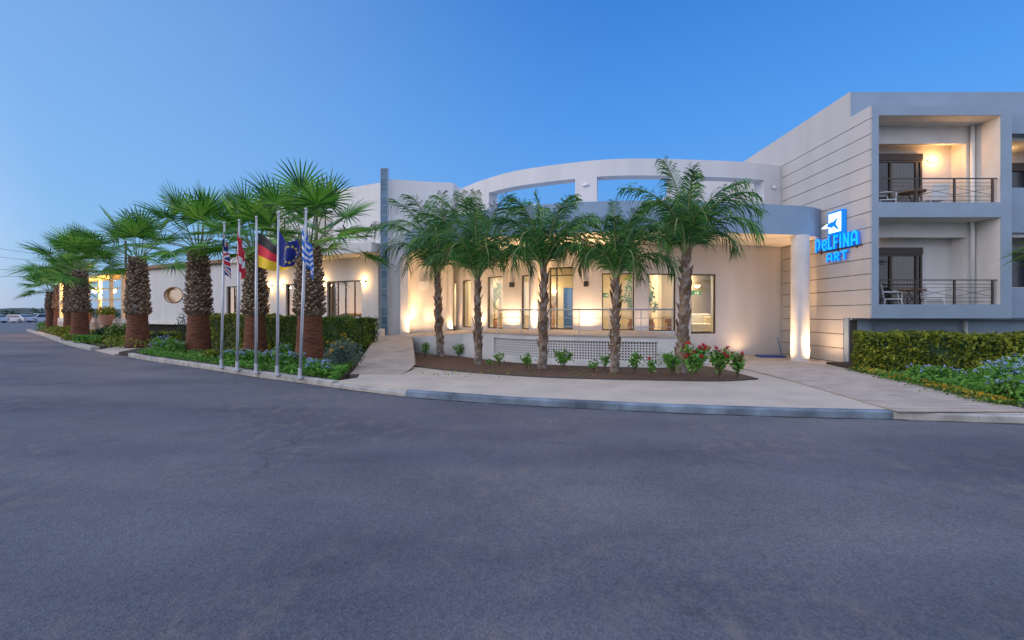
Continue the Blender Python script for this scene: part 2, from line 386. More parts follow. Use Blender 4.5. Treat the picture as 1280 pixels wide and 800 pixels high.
def wall(mb, cv, z0, z1, holes, thick, step=.3, s0=0, s1=None, off=0):
    """wall of a given thickness along a curve, with rectangular openings; real reveals"""
    s1 = cv.len if s1 is None else s1
    S = {round(s0, 4), round(s1, 4)}; ZZ = {z0, z1}
    for h in holes: S |= {round(h[0], 4), round(h[1], 4)}; ZZ |= {h[2], h[3]}
    S = sorted(x for x in S if s0-1e-3 <= x <= s1+1e-3); ZZ = sorted(ZZ)
    if len(cv.p) > 2:
        S2 = []
        for a, b in zip(S, S[1:]):
            k = max(1, int((b-a)/step)); S2 += [a+(b-a)*j/k for j in range(k)]
        S = S2+[S[-1]]
    def fil(i, j):
        if i < 0 or j < 0 or i >= len(S)-1 or j >= len(ZZ)-1: return False
        s = (S[i]+S[i+1])/2; z = (ZZ[j]+ZZ[j+1])/2
        return not any(h[0] < s < h[1] and h[2] < z < h[3] for h in holes)
    pf = []; pb = []
    for s in S:
        p, d = cv.at(s); nn = Vector((-d.y, d.x)); a = p+nn*off; b = p+nn*(off+thick); pf.append((a.x, a.y)); pb.append((b.x, b.y))
    for i in range(len(S)-1):
        for j in range(len(ZZ)-1):
            if not fil(i, j): continue
            a, b = pf[i], pf[i+1]; c, d = pb[i], pb[i+1]; u, w = ZZ[j], ZZ[j+1]
            mb.face([(*a, u), (*b, u), (*b, w), (*a, w)]); mb.face([(*d, u), (*c, u), (*c, w), (*d, w)])
            if not fil(i-1, j): mb.face([(*c, u), (*a, u), (*a, w), (*c, w)])
            if not fil(i+1, j): mb.face([(*b, u), (*d, u), (*d, w), (*b, w)])
            if not fil(i, j-1): mb.face([(*a, u), (*c, u), (*d, u), (*b, u)])
            if not fil(i, j+1): mb.face([(*a, w), (*b, w), (*d, w), (*c, w)])
def pane_window(parent, cv, s0, s1, z0, z1, off=.12, fw=.05, frame='brownframe', glass='glass', mull=(), name='window', cur=None, trans=()):
    """window = frame mesh, with its pane as a sub-part"""
    a, _ = cv.at(s0); b, _ = cv.at(s1); d = (b-a); Ln = d.length; d = d/Ln; nn = Vector((-d.y, d.x))
    o = a+nn*off; fr = ((o.x, o.y), (d.x, d.y), (nn.x, nn.y))
    m = MB(fr); e = .003
    m.box(e, fw, 0, .06, z0+e, z1-e); m.box(Ln-fw, Ln-e, 0, .06, z0+e, z1-e)
    m.box(fw, Ln-fw, 0, .06, z0+e, z0+fw); m.box(fw, Ln-fw, 0, .06, z1-fw, z1-e)
    for q in mull: m.box(Ln*q-.025, Ln*q+.025, .004, .056, z0+fw, z1-fw)
    for q in trans: m.box(fw, Ln-fw, .008, .052, q-.02, q+.02)
    w = m.build(name, frame, parent)
    g = MB(fr); g.face([(fw, .03, z0+fw), (Ln-fw, .03, z0+fw), (Ln-fw, .03, z1-fw), (fw, .03, z1-fw)]); g.build('pane', glass, w)
    return w, fr, Ln
# ================================================================== GROUND
m = MB(); m.face([(-900,-300,-.03), (900,-300,-.03), (900,1500,-.03), (-900,1500,-.03)]); m.build('ground', 'earth', origin=(0,0,0), kind='structure')
kerb_px = [(1280,530), (1117,524), (980,521), (829,515.5), (640,506), (507,496), (415,484.5), (375,478.7), (306,469.5), (260,462), (185,451), (160,446)]
kerb = [road(*p) for p in kerb_px]
far_px = [(113,438.5), (80,430), (55,421), (33,414)]
fkerb = [road(*p) for p in far_px]
m = MB()
rp = [(60,-25), (60, 6.2)]+[(9.5, 6.45)]+[(a, b+.3) for a, b in kerb]+[(-15.2,19.4)]+[(a, b+.3) for a, b in fkerb]+[(-46,44), (-60,58), (-70,105), (-170,110), (-170,-25)]
m.face([(a, b, 0) for a, b in rp]); m.build('road', 'asphalt', origin=(0,0,0), kind='structure')
m = MB(); m.face([(-260,44,-.012), (-40,44,-.012), (-30,75,-.012), (-30,140,-.012), (-260,140,-.012)]); m.build('far_road', 'road_far', origin=(0,0,0), kind='structure')
# kerbs
def kerb_strip(pts, name, mt, w=.14, h=.13, jit=0):
    c = Curve([Vector(p) for p in pts], 60) if len(pts) > 2 else Curve(pts)
    m = MB(); n = max(2, int(c.len/(1.0 if h < .14 else .9))); 
    for k in range(n):
        a, b = c.len*k/n+.0015, c.len*(k+1)/n-.0015
        (p, d), (q, e) = c.at(a), c.at(b); na = Vector((-d.y, d.x)); nb = Vector((-e.y, e.x))
        if na.y < 0: na = -na; nb = -nb
        hh = h+random.uniform(-jit, jit)
        pr = [(0, 0), (0, hh-.02), (.025, hh), (w, hh), (w, 0)]
        A = [(p.x+na.x*x, p.y+na.y*x, z) for x, z in pr]; B = [(q.x+nb.x*x, q.y+nb.y*x, z) for x, z in pr]
        for i in range(4): m.face([A[i], B[i], B[i+1], A[i+1]])
        m.face(A[::-1]); m.face(B)
    return m.build(name, mt, kind='structure')
kerb_strip(kerb[1:6], 'kerb_painted', 'kerb_blue', .15, .12, .002)
kerb_strip([(14.5, 6.35), (9.6, 6.45), kerb[0], kerb[1]], 'kerb_concrete', 'kerb', .14, .115, .003)
kerb_strip([kerb[5], kerb[6]], 'kerb_flush', 'kerb', .12, .09, .003)
kerb_strip(kerb[6:], 'kerb_bed', 'kerb', .14, .14, .006)
kerb_strip(fkerb, 'kerb_far_bed', 'kerb', .3, .16, .01)
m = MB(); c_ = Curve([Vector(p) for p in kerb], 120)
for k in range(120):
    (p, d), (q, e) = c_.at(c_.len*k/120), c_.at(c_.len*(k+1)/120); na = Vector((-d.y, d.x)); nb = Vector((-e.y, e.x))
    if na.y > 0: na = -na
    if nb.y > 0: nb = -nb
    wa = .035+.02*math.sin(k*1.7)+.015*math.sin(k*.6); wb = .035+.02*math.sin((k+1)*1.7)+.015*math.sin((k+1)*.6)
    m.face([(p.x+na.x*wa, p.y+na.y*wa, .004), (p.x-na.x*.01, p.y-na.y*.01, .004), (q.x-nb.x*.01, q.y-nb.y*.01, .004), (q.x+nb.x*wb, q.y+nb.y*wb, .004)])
m.build('kerb_contact_shade', 'darksoil', kind='structure')  # thin dark strip on the road: contact shade at the kerb foot as colour
# pavement (plain concrete): a grid clipped by simple polygons, following zg
def sheet(poly, zf, name, mt, off=0.0, base=-.02):
    import bmesh
    bm = bmesh.new(); vs = [bm.verts.new((a, b, 0)) for a, b in poly]; bm.faces.new(vs)
    for k in range(1, 34):
        yy = 6+k*.5
        g = bm.verts[:]+bm.edges[:]+bm.faces[:]
        bmesh.ops.bisect_plane(bm, geom=g, plane_co=(0, yy, 0), plane_no=(0, 1, 0))
    for v in bm.verts: v.co.z = zf(v.co.x, v.co.y)+off
    bmesh.ops.recalc_face_normals(bm, faces=bm.faces[:])
    ed = [e for e in bm.edges if e.is_boundary]
    r = bmesh.ops.extrude_edge_only(bm, edges=ed)
    for v in [g for g in r['geom'] if isinstance(g, bmesh.types.BMVert)]: v.co.z = base
    me = bpy.data.meshes.new(name); bm.to_mesh(me); bm.free(); me.materials.append(M(mt))
    o = bpy.data.objects.new(name, me); COL.objects.link(o); ORG[o.name] = Vector((0,0,0)); o['kind'] = 'structure'
    return o
kin = [(a, b+.145) for a, b in kerb[:7]]
sheet([(14, 6.52)]+[(9.6, 6.6)]+kin+[(-3.6, 10.6), (-5.6, 18.2), (-5.8, 20.6), (10.6, 20.6), (10.6, 14.5), (14, 14.5)], lambda x, y: zg(y), 'pavement', 'paving')
# striped planked strip beside the right wing
da = gr(948, 466); db = gr(1117, 513.5)
mm = MB(); mg = MB()
poly = [db, (10.6, db[1]-.02)]
y = 6.8; k = 0
while y < 17.3:
    # left edge of the strip follows the line seen in the photo, right edge the flower bed
    t = (y-db[1])/(da[1]-db[1]); xl = db[0]+(da[0]-db[0])*t
    if y > da[1]: xl = da[0]+(y-da[1])*.05
    xr = 10.5
    if y < 12.2: xr = 7.9+(y-7)*.30
    mm.box(xl, xr, y+.024, y+.20, zg(y)+.006, zg(y)+.022); mg.face([(xl, y-.005, zg(y)+.005), (xr, y-.005, zg(y)+.005), (xr, y+.21, zg(y+.2)+.005), (xl, y+.21, zg(y+.2)+.005)])
    y += .212
o = mm.build('boardwalk', 'deck', kind='structure'); mg.build('boardwalk_bed', 'deck_gap', kind='structure')
# ramp on the left: rises from the pavement to the entrance level
def zramp(x, y):
    if y < 11.3: return zg(y)+.002
    if y > 18.6: return .63
    k = (y-11.3)/7.3; e = k*k/(2*.12) if k < .12 else k-.06; return (zg(y) if y < 12.2 else zg(12.2))*(1-k)+.002+(.63-.002)*e/.94
m = MB(); mg = MB(); y = 11.32
while y < 18.5:
    xl = -3.9-(y-10.6)*.21; xr = -2.55-(y-12)*.235
    if y < 12.9: xr = -2.74
    z = zramp(0, y); z2 = zramp(0, y+.2)
    m.face([(xl, y+.028, z+.006), (xr, y+.028, z+.006), (xr, y+.2, z2+.006), (xl, y+.2, z2+.006)])
    m.face([(xl, y+.012, z), (xr, y+.012, z), (xr, y+.012, z+.006), (xl, y+.012, z+.006)])
    y += .212
m.build('ramp_boards', 'deck', kind='structure')
sheet([(-4.05, 11.32), (-2.72, 11.32), (-2.72, 12.5), (-4.1, 18.6), (-5.6, 18.6)], zramp, 'ramp', 'deck_gap', off=.001)
# entrance apron, rising to the terrace
Ap = [(-4.08, 18.6, .63), (-2.3, 17.0, .77), (-1.03, 15.75, .96)]
# soil bed of the five feather palms
sf = [gr(*p) for p in ((514,458), (555,463), (600,467), (650,470.5), (700,473), (800,475.5), (900,477), (948,474.5))]
sb = [gr(900,461), (5.2, 14.9), (4.0, 14.2), (1.5, 14.9), (-.9, 16.6), (-2.3, 17.6), (-4.0, 18.5)]
sheet(sf+sb, lambda x, y: zg(y), 'soil_bed', 'soil', off=.025)
m = MB()
def edge_strip(pts, name, mt, w, z):
    c = Curve(pts, 60); m = MB()
    P = [c.at(c.len*k/40) for k in range(41)]
    for (a, d), (b, e) in zip(P, P[1:]):
        na = Vector((-d.y, d.x))*w; nb = Vector((-e.y, e.x))*w; za = zg(a.y)+z; zb = zg(b.y)+z
        m.face([(a.x, a.y, za), (b.x, b.y, zb), (b.x+nb.x, b.y+nb.y, zb), (a.x+na.x, a.y+na.y, za)])
        m.face([(a.x, a.y, za-.06), (b.x, b.y, zb-.06), (b.x, b.y, zb), (a.x, a.y, za)])
    return m.build(name, mt, kind='structure')
edge_strip(sf, 'bed_edging', 'groove', .03, .032)
# soil bed on the left (flag poles, fan palms)
kb = [(a, b+.14) for a, b in kerb[6:]]
sheet(kb+[(-15.2, 17.6), (-17, 22), (-16, 27), (-6.6, 21.5), (-5.7, 18.6), (-3.98, 10.9)], lambda x, y: .12, 'flower_bed_soil', 'darksoil')
sheet([(a, b+.3) for a, b in fkerb]+[(-47,46), (-30, 40), (-19.5, 23)], lambda x, y: .1, 'far_bed_soil', 'darksoil')
m = MB(); m.prism([(-15.3,17.5), (-18.3,19.9), (-19.3,23.5), (-16.6,24)], 0, .03); m.build('driveway', 'paving', kind='structure')
sheet([(7.75, 6.9), (14, 6.9), (14, 13.9), (9.6, 13.9), (9.2, 12.3), (7.95, 7.6)], lambda x, y: .13, 'right_bed_soil', 'darksoil')
# hills and tree belt on the western horizon
m = MB(); rr = random.Random(3)
def ridge(mb, x0, x1, y, h, seed):
    r = random.Random(seed); n = 60; ph = [r.uniform(0, 6) for _ in range(4)]
    zs = [h*(.55+.25*math.sin(k*.17+ph[0])+.15*math.sin(k*.41+ph[1])+.05*math.sin(k*1.1+ph[2])) for k in range(n+1)]
    for k in range(n):
        a = x0+(x1-x0)*k/n; b = x0+(x1-x0)*(k+1)/n
        mb.face([(a, y, -1), (b, y, -1), (b, y+60, zs[k+1]), (a, y+60, zs[k])]); mb.face([(a, y+60, zs[k]), (b, y+60, zs[k+1]), (b, y+200, -1), (a, y+200, -1)])
ridge(m, -1300, 500, 900, 26, 5); m.build('hills', 'hill', kind='structure')
def leafquad(mb, c, s, r, mi=None, flat=0):
    a = r.uniform(0, 6.283); e = math.acos(r.uniform(-1, 1)) if not flat else r.uniform(0, .7)
    n = Vector((math.sin(e)*math.cos(a), math.sin(e)*math.sin(a), math.cos(e)))
    u = n.orthogonal().normalized(); w = n.cross(u); t = r.uniform(0, 6.283); u, w = u*math.cos(t)+w*math.sin(t), w*math.cos(t)-u*math.sin(t)
    c = Vector(c); mb.face([c-u*s, c-w*s*.48+n*s*.12, c+u*s, c+w*s*.48+n*s*.12], mi)
def clump(mb, c, rx, ry, rz, n, s, r, mi=None, shell=.55):
    for _ in range(n):
        while True:
            v = Vector((r.uniform(-1,1), r.uniform(-1,1), r.uniform(-1,1)))
            if shell < v.length < 1: break
        leafquad(mb, (c[0]+v.x*rx, c[1]+v.y*ry, c[2]+v.z*rz), s*r.uniform(.6, 1.3), r, mi)
m = MB(); r = random.Random(11)
for k in range(120):
    x = -260+k*2.0+r.uniform(-1, 1); h = r.uniform(1.5, 3.4); y = 150+r.uniform(-6, 6)
    clump(m, (x, y, h*.5), r.uniform(1.8, 3.2), 2, h*.62, 42, .55, r, shell=.1)
tag(m.build('distant_trees', 'far_leaf'), 'blurred green belt of bushes along the western horizon', 'trees', kind='stuff')
# ================================================================== RING BUILDING
FA = Curve([(-3.15,22.3), (-2.73,21.6), (-1.51,20.0), (-.16,18.68), (1.01,18.0), (2.42,17.42), (3.59,17.08), (5.0,17.0), (6.62,17.1), (8.77,17.36), (10.54,17.84)])
CA = Curve([(-4.9,20.75), (-3.9,18.7), (-2.36,16.85), (-.49,15.42), (2.05,14.6), (4.3,14.35), (6.66,14.6), (9.53,15.07), (10.54,15.55)])
hall = thing('hotel_entrance_hall', 'white curved hotel entrance hall with blue canopy and open ring parapet', 'building', (4, 18, 0))
TZ = .97
def hp(a, b, z0, z1, cv=FA): return (cv.spx(a), cv.spx(b), z0, z1)
holes = [hp(562.5,570,TZ,3.11), hp(577.5,588.5,TZ,3.13), hp(609,628,TZ,3.17), hp(652,662,TZ,3.14), hp(685,716,TZ,3.42), hp(752.5,793,TZ,3.12), hp(811,845,TZ-.02,3.10), hp(864,895,.84,3.09)]
ringh = [hp(611,719,5.35,6.76), hp(746,840,5.35,6.76), hp(866,955,5.35,6.76)]
m = MB(); wall(m, FA, -.3, 4.2, holes, .35); wall(m, FA, 4.2, 7.39, ringh, .5)
m.build('wall', 'white', hall)
for i, h in enumerate(holes):
    if i == 4: continue
    pane_window(hall, FA, h[0], h[1], h[2], h[3], off=.06, fw=.045)
# entrance: sliding glass doors between dark posts
h = holes[4]; m = MB()
w, fr, Ln = pane_window(hall, FA, h[0], h[1], h[2], h[3], off=.2, fw=.06, name='sliding_door', mull=(.3, .97), trans=(3.1,))
# canopy slab following both curves
def ribbon(mb, A, B, z, n=60, up=True):
    for k in range(n):
        a, b = A.at(A.len*k/n)[0], A.at(A.len*(k+1)/n)[0]; c, d = B.at(B.len*k/n)[0], B.at(B.len*(k+1)/n)[0]
        q = [(a.x,a.y,z), (b.x,b.y,z), (d.x,d.y,z), (c.x,c.y,z)]; mb.face(q if up else q[::-1])
FA2 = Curve([(-4.9, 20.9), (-3.15,21.2), (-1.9,20.45), (-.16,18.66), (2.42,17.40), (5.0,16.98), (8.77,17.34), (10.54,17.80)])
m = MB(); ribbon(m, CA, FA2, 4.2, up=False); 
m.build('soffit', 'white2', hall, smooth=False)
m = MB(); ribbon(m, CA, FA2, 4.9); 
for k in range(80):
    a, b = CA.at(CA.len*k/80)[0], CA.at(CA.len*(k+1)/80)[0]; 
    m.face([(a.x,a.y,4.2), (b.x,b.y,4.2), (b.x,b.y,5.17), (a.x,a.y,5.17)])
    na = Vector((-(b-a).y, (b-a).x)).normalized()*.2
    m.face([(a.x,a.y,5.17), (b.x,b.y,5.17), (b.x+na.x,b.y+na.y,5.17), (a.x+na.x,a.y+na.y,5.17)])
    m.face([(a.x+na.x,a.y+na.y,5.17), (b.x+na.x,b.y+na.y,5.17), (b.x+na.x,b.y+na.y,4.9), (a.x+na.x,a.y+na.y,4.9)])
m.build('canopy', 'canopy', hall)
m = MB(); m.prism([(FA.at(FA.len*k/30)[0].x, FA.at(FA.len*k/30)[0].y+.3) for k in range(31)]+[(10.5,26), (-3.1,26)], 3.95, 4.9); m.build('roof', 'white2', hall)
m = MB(); m.box(8.4, 10.5, 21.4, 25.5, 4.9, 8.0); m.box(2, 8.4, 24.6, 25.6, 4.9, 6.0); m.build('roof_stair_house', 'white', hall)
# interior: back wall, floor, partition walls
m = MB(); m.box(-3.0, 10.5, 23.6, 23.8, .3, 3.95); m.box(6.15, 6.3, 19.2, 23.6, .6, 3.95); m.box(3.35, 3.5, 20.5, 23.6, .6, 3.95); m.box(-.6, -.45, 20.5, 23.6, .6, 3.95)
m.obox((8.4, 20.6, 2.2), (1.3, 1.5, 0), (-.05, .05, 0), (0, 0, 1.75))
m.build('interior_wall', 'interior', hall)
m = MB(); m.prism([(FA.at(FA.len*k/30)[0].x, FA.at(FA.len*k/30)[0].y+.12) for k in range(31)]+[(10.5,23.7), (-3.1,23.7)], .4, .84); m.build('interior_floor', 'floor_in', hall)
# columns
def column(name, x, y, z0, r, mt='white2'):
    m = MB(); m.lathe((x, y, 0), [(r+.03, z0), (r+.03, z0+.06), (r, z0+.07), (r, 4.19), (r, 4.199)], 28); return m.build(name, mt, hall, smooth=False)
column('column', 9.62, 15.2, 0, .27); column('column', .80, 17.25, TZ-.05, .165)
m = MB(); m.box(-4.95, -4.58, 20.1, 20.5, .6, 4.19); m.build('pilaster', 'white2', hall, bevel=.02)
# wall W left of the ring, with glass strip
m = MB()
W = Curve([(-5.50, 20.4), (-3.0, 20.92)])
wall(m, W, -.3, 7.62, [], .4)
m.prism([(-3.0,20.93), (-2.72,21.0), (-2.2,23), (-3.0,23)], 4.22, 7.63)
m.box(-5.5, -2.6, 21.4, 26, 4.3, 7.5)
m.build('side_wall', 'white', hall)
m = MB(); m.box(-3.0, -2.74, 20.985, 24.4, -.3, 4.2); m.build('side_return', 'white', hall)
m = MB(); m.box(-5.82, -5.52, 20.2, 20.26, .65, 8.05); m.box(-5.82,-5.76,20.26,20.5,.65,8.05)
o = m.build('glass_strip', 'glass_blue', hall)
m = MB()
for k in range(19): m.box(-5.82, -5.52, 20.19, 20.27, .65+k*.41, .675+k*.41)
m.box(-5.84, -5.81, 20.18, 20.3, .65, 8.05); m.box(-5.53, -5.50, 20.18, 20.3, .65, 8.05); m.box(-5.8, -5.55, 20.45, 20.5, .65, 7.7)
m.build('strip_frame', 'canopy', hall)
# roof dome seen between the palms
m = MB(); m.lathe((.75, 15.9, 4.9), [(.30, 0), (.30, .25), (.27, .38), (.18, .48), (.05, .53), (.0, .535)], 24); m.build('skylight_dome', 'white', hall, smooth=True)
# ---- terrace
ter = thing('terrace', 'raised white terrace wall with lattice vent below the railing', 'terrace', (1.5, 15, 0))
TF = Curve([(-1.03,15.75), (-.2,14.75), (.6,14.05), (1.5,13.55), (2.6,13.12), (4.0,12.78), (4.95,12.66)])
lh = (TF.spx(617), TF.spx(822), .24, .80)
m = MB(); wall(m, TF, -.2, TZ-.05, [lh], .2)
m.build('front_wall', 'white2', ter)
m = MB(); A0 = Curve([(-4.08,18.6), (-3.2,17.6), (-2.3,17.0), (-1.05,15.75)])
for k in range(30):
    a = A0.at(A0.len*k/30)[0]; b = A0.at(A0.len*(k+1)/30)[0]; za = .63+.32*k/30; zb = .63+.32*(k+1)/30
    m.face([(a.x,a.y,-.2), (b.x,b.y,-.2), (b.x,b.y,zb), (a.x,a.y,za)])
m.build('ramp_wall', 'white2', ter)
m = MB()
for k in range(30):
    a = A0.at(A0.len*k/30)[0]; b = A0.at(A0.len*(k+1)/30)[0]; za = .63+.32*k/30; zb = .63+.32*(k+1)/30
    t0 = k/30; t1 = (k+1)/30
    c = Vector((-5.8, 20.4)).lerp(Vector((-.3, 19.4)), t0); d = Vector((-5.8, 20.4)).lerp(Vector((-.3, 19.4)), t1)
    m.face([(a.x,a.y,za), (b.x,b.y,zb), (d.x,d.y,zb), (c.x,c.y,za)]); m.face([(c.x,c.y,za), (d.x,d.y,zb), (d.x,d.y+3,zb), (c.x,c.y+3,za)])
m.face([(-4.08,18.6,.63), (-5.8,20.4,.63), (-6.3,18.6,.63)])
poly = [(TF.at(TF.len*k/30)[0].x, TF.at(TF.len*k/30)[0].y-.03) for k in range(31)]+[(4.95, 17.2), (3.5,17.3), (1.0,18.2), (-.2,19)]
m.prism(poly, TZ-.05, TZ-.003)
m.build('floor', 'deck', ter)
m = MB(); m.box(4.76, 4.95, 12.86, 17.0, -.2, TZ-.05)
for k in range(4): m.box(4.95+k*.3, 5.25+k*.3, 14.2, 16.9, -.2, TZ-.19*(k+1))
m.build('steps', 'white2', ter)
m = MB()
for k in range(4): m.box(4.94+k*.3, 5.28+k*.3, 14.17, 16.9, TZ-.19*(k+1), TZ-.19*(k+1)+.03)
m.build('step_treads', 'deck', ter)
# lattice
m = MB(); s = lh[0]+.002; nS = int((lh[1]-lh[0])/.082); dS = (lh[1]-lh[0])/nS
for k in range(nS+1):
    p, d = TF.at(lh[0]+dS*k); n = Vector((-d.y, d.x)); q = p+n*.10
    m.obox((q.x, q.y, .52), (d.x*.019, d.y*.019, 0), (n.x*.03, n.y*.03, 0), (0, 0, .28))
for j in range(8):
    z = .245+j*.0786
    for k in range(nS):
        p, d = TF.at(lh[0]+dS*(k+.5)); n = Vector((-d.y, d.x)); q = p+n*.10
        m.obox((q.x, q.y, z), (d.x*(dS/2-.019), d.y*(dS/2-.019), 0), (n.x*.028, n.y*.028, 0), (0, 0, .017))
m.build('lattice', 'white', ter)
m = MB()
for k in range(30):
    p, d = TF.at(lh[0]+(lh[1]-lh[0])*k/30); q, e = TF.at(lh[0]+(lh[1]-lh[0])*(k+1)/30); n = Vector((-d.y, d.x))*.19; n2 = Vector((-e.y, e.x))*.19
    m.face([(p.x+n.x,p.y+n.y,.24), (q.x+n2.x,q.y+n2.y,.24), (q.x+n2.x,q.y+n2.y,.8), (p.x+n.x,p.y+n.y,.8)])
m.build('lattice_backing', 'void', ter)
# railing
rail = thing('terrace_railing', 'slim steel railing curving along the terrace edge above the lattice', 'railing', (1.5, 14, TZ))
sr0 = TF.spx(620); sr1 = TF.spx(842)
for zz, rr_ in ((TZ+.75, .022), (TZ+.50, .009), (TZ+.25, .009)):
    m = MB(); pts = []
    for k in range(41):
        p, d = TF.at(sr0+(sr1-sr0)*k/40); n = Vector((-d.y, d.x))*.08; pts.append((p.x+n.x, p.y+n.y, zz))
    if rr_ > .02: pts.append((pts[-1][0]+.1, pts[-1][1]+1.4, zz))
    m.tube(pts, rr_, 8); m.build('handrail' if rr_ > .02 else 'rail_bar', 'steel', rail, smooth=True)
for px in (620, 649, 686, 723, 762, 801.6, 841):
    p, d = TF.at(TF.spx(px)); n = Vector((-d.y, d.x))*.08
    m = MB(); m.tube([(p.x+n.x, p.y+n.y, TZ), (p.x+n.x, p.y+n.y, TZ+.74)], .014, 8); m.lathe((p.x+n.x, p.y+n.y, TZ), [(.05, 0), (.05, .012)], 12); m.build('post', 'steel', rail)
# ================================================================== RIGHT WING
wing = thing('guest_room_wing', 'grooved three storey guest wing with framed blue-grey balconies', 'building', (12, 15, 0))
SX = 10.57
# grooved side wall, facing west
m = MB(); m.box(SX+.03, SX+.25, 14.27, 26, -.2, 8.53); m.box(SX+.03, SX+.2, 14.205, 14.265, 1.46, 7.72)
m.build('side_wall_core', 'groove', wing)
m = MB(); z = 7.34; zs = [8.54 if False else 7.72, 7.34]
while z > 0: z -= .4575; zs.append(z)
zs[-1] = -.2
for zt, zb in zip(zs, zs[1:]):
    y0 = 13.40 if zt > 1.6 else 14.5
    y1 = 17.8 
    zb2 = zb+.022
    if zt > 1.6 and zb < 1.46: zb2 = 1.462
    m.box(SX-.02, SX+.028, y0, y1, zb2, zt-.0)
    if zt > 1.6 and zb < 1.46: m.box(SX-.02, SX+.028, 14.5, y1, zb+.022, zb2)
m.box(SX, SX+.03, 14.5, 17.8, zs[-1], 1.37) if False else None
m.build('side_panel', 'panel', wing)
m = MB(); m.box(SX+.001, SX+.035, 17.86, 26, 4.2, 8.54); m.box(SX+.001, SX+.035, 14.25, 17.86, 7.73, 8.54); m.box(SX-.02, SX+.03, 17.8, 17.86, -.2, 7.72)
m.build('side_plain_wall', 'panel', wing)
# parapet and roof
m = MB(); m.box(SX+.035, 30, 14.25, 14.5, 7.72, 8.54); m.box(SX+.25, 30, 14.5, 26, 7.9, 8.0); m.build('parapet', 'bluegrey', wing)
# the big frame round the two balconies
x0, x1, xa, xb, yf, yb = 10.60, 14.72, 10.80, 14.40, 13.40, 14.2
m = MB(); FC = Curve([(x0, yf), (x1, yf)])
wall(m, FC, 1.46, 7.72, [(xa-x0, xb-x0, 4.88, 7.44), (xa-x0, xb-x0, 1.87, 4.44)], yb-yf)
fo = m.build('balcony_frame', 'bluegrey', wing)
# balcony inner faces are painted off white: liners 3 mm proud
m = MB()
for z0_, z1_ in ((1.87, 4.44), (4.88, 7.44)):
    m.box(xb-.004, xb-.001, yf+.02, yb, z0_+.003, z1_-.003); m.box(xa+.001, xa+.004, yf+.02, yb, z0_+.003, z1_-.003); m.box(xa+.004, xb-.004, yf+.02, yb, z1_-.004, z1_-.001)
m.build('balcony_lining', 'white2', wing)
FB = Curve([(SX+.03, yb), (30, yb)]); bx = SX+.03
m = MB(); wall(m, FB, 1.46, 7.72, [(xa-bx, 14.17-bx, 4.62, 6.9), (xa-bx, 14.17-bx, 1.61, 3.98), (15.0-bx, 18.4-bx, 5.50, 7.0), (15.0-bx, 18.4-bx, 2.42, 3.98), (19.2-bx, 22.4-bx, 5.5, 7.0), (19.2-bx, 22.4-bx, 2.42, 3.98)], .12)
m.build('front_wall', 'white2', wing)
m = MB(); m.box(14.73, 30, 14.05, 14.19, 4.1, 5.49); m.box(14.73, 30, 14.05, 14.19, 1.46, 2.40); m.box(14.73, 30, 13.9, 14.25, 7.1, 7.72); m.build('solid_balustrade', 'bluegrey', wing)
m = MB(); 
for z0_, z1_ in ((4.62, 7.2), (1.61, 4.2)):
    m.box(xa-.1, 15, 14.69, 14.9, z0_, z1_); m.box(14.17, 14.28, 14.32, 14.69, z0_, z1_)
    m.box(15.0, 30, 15.4, 15.6, z0_, z1_)
m.box(SX+.25, 30, 14.35, 15.8, 7.02, 7.3); m.box(SX+.25, 30, 14.35, 15.8, 4.02, 4.3)
m.build('loggia_wall', 'white', wing)
m = MB(); m.box(xa, xb-.01, yf+.12, 14.68, 4.50, 4.62); m.box(xa, xb-.01, yf+.12, 14.68, 1.5, 1.61); m.box(14.8, 30, 14.33, 15.4, 4.5, 4.62); m.box(14.8, 30, 14.33, 15.4, 1.5, 1.61); m.build('balcony_floor', 'deck', wing)
# ground floor, set back
m = MB(); m.box(SX+.001, 11.28, 14.3, 14.5, -.2, 1.455); m.box(11.28, 30, 14.6, 14.8, -.2, 1.455); m.box(SX+.03, 30, 14.2, 14.6, 1.40, 1.458)
m.build('ground_floor_wall', 'bluegrey', wing)
m = MB(); m.box(12.1, 13.6, 14.55, 14.62, .7, 1.0); m.build('vent_opening', 'void', wing); m = MB(); m.box(16.0, 18, 14.55, 14.62, .7, 1.0); m.build('vent_opening', 'void', wing)
m = MB(); m.tube([(14.27, 14.1, 1.87), (14.27, 14.1, 7.44)], .055, 12); m.tube([(14.45, 14.5, 0), (14.45, 14.5, 1.4)], .055, 12); m.build('drainpipe', 'plastic_white', wing, smooth=True)
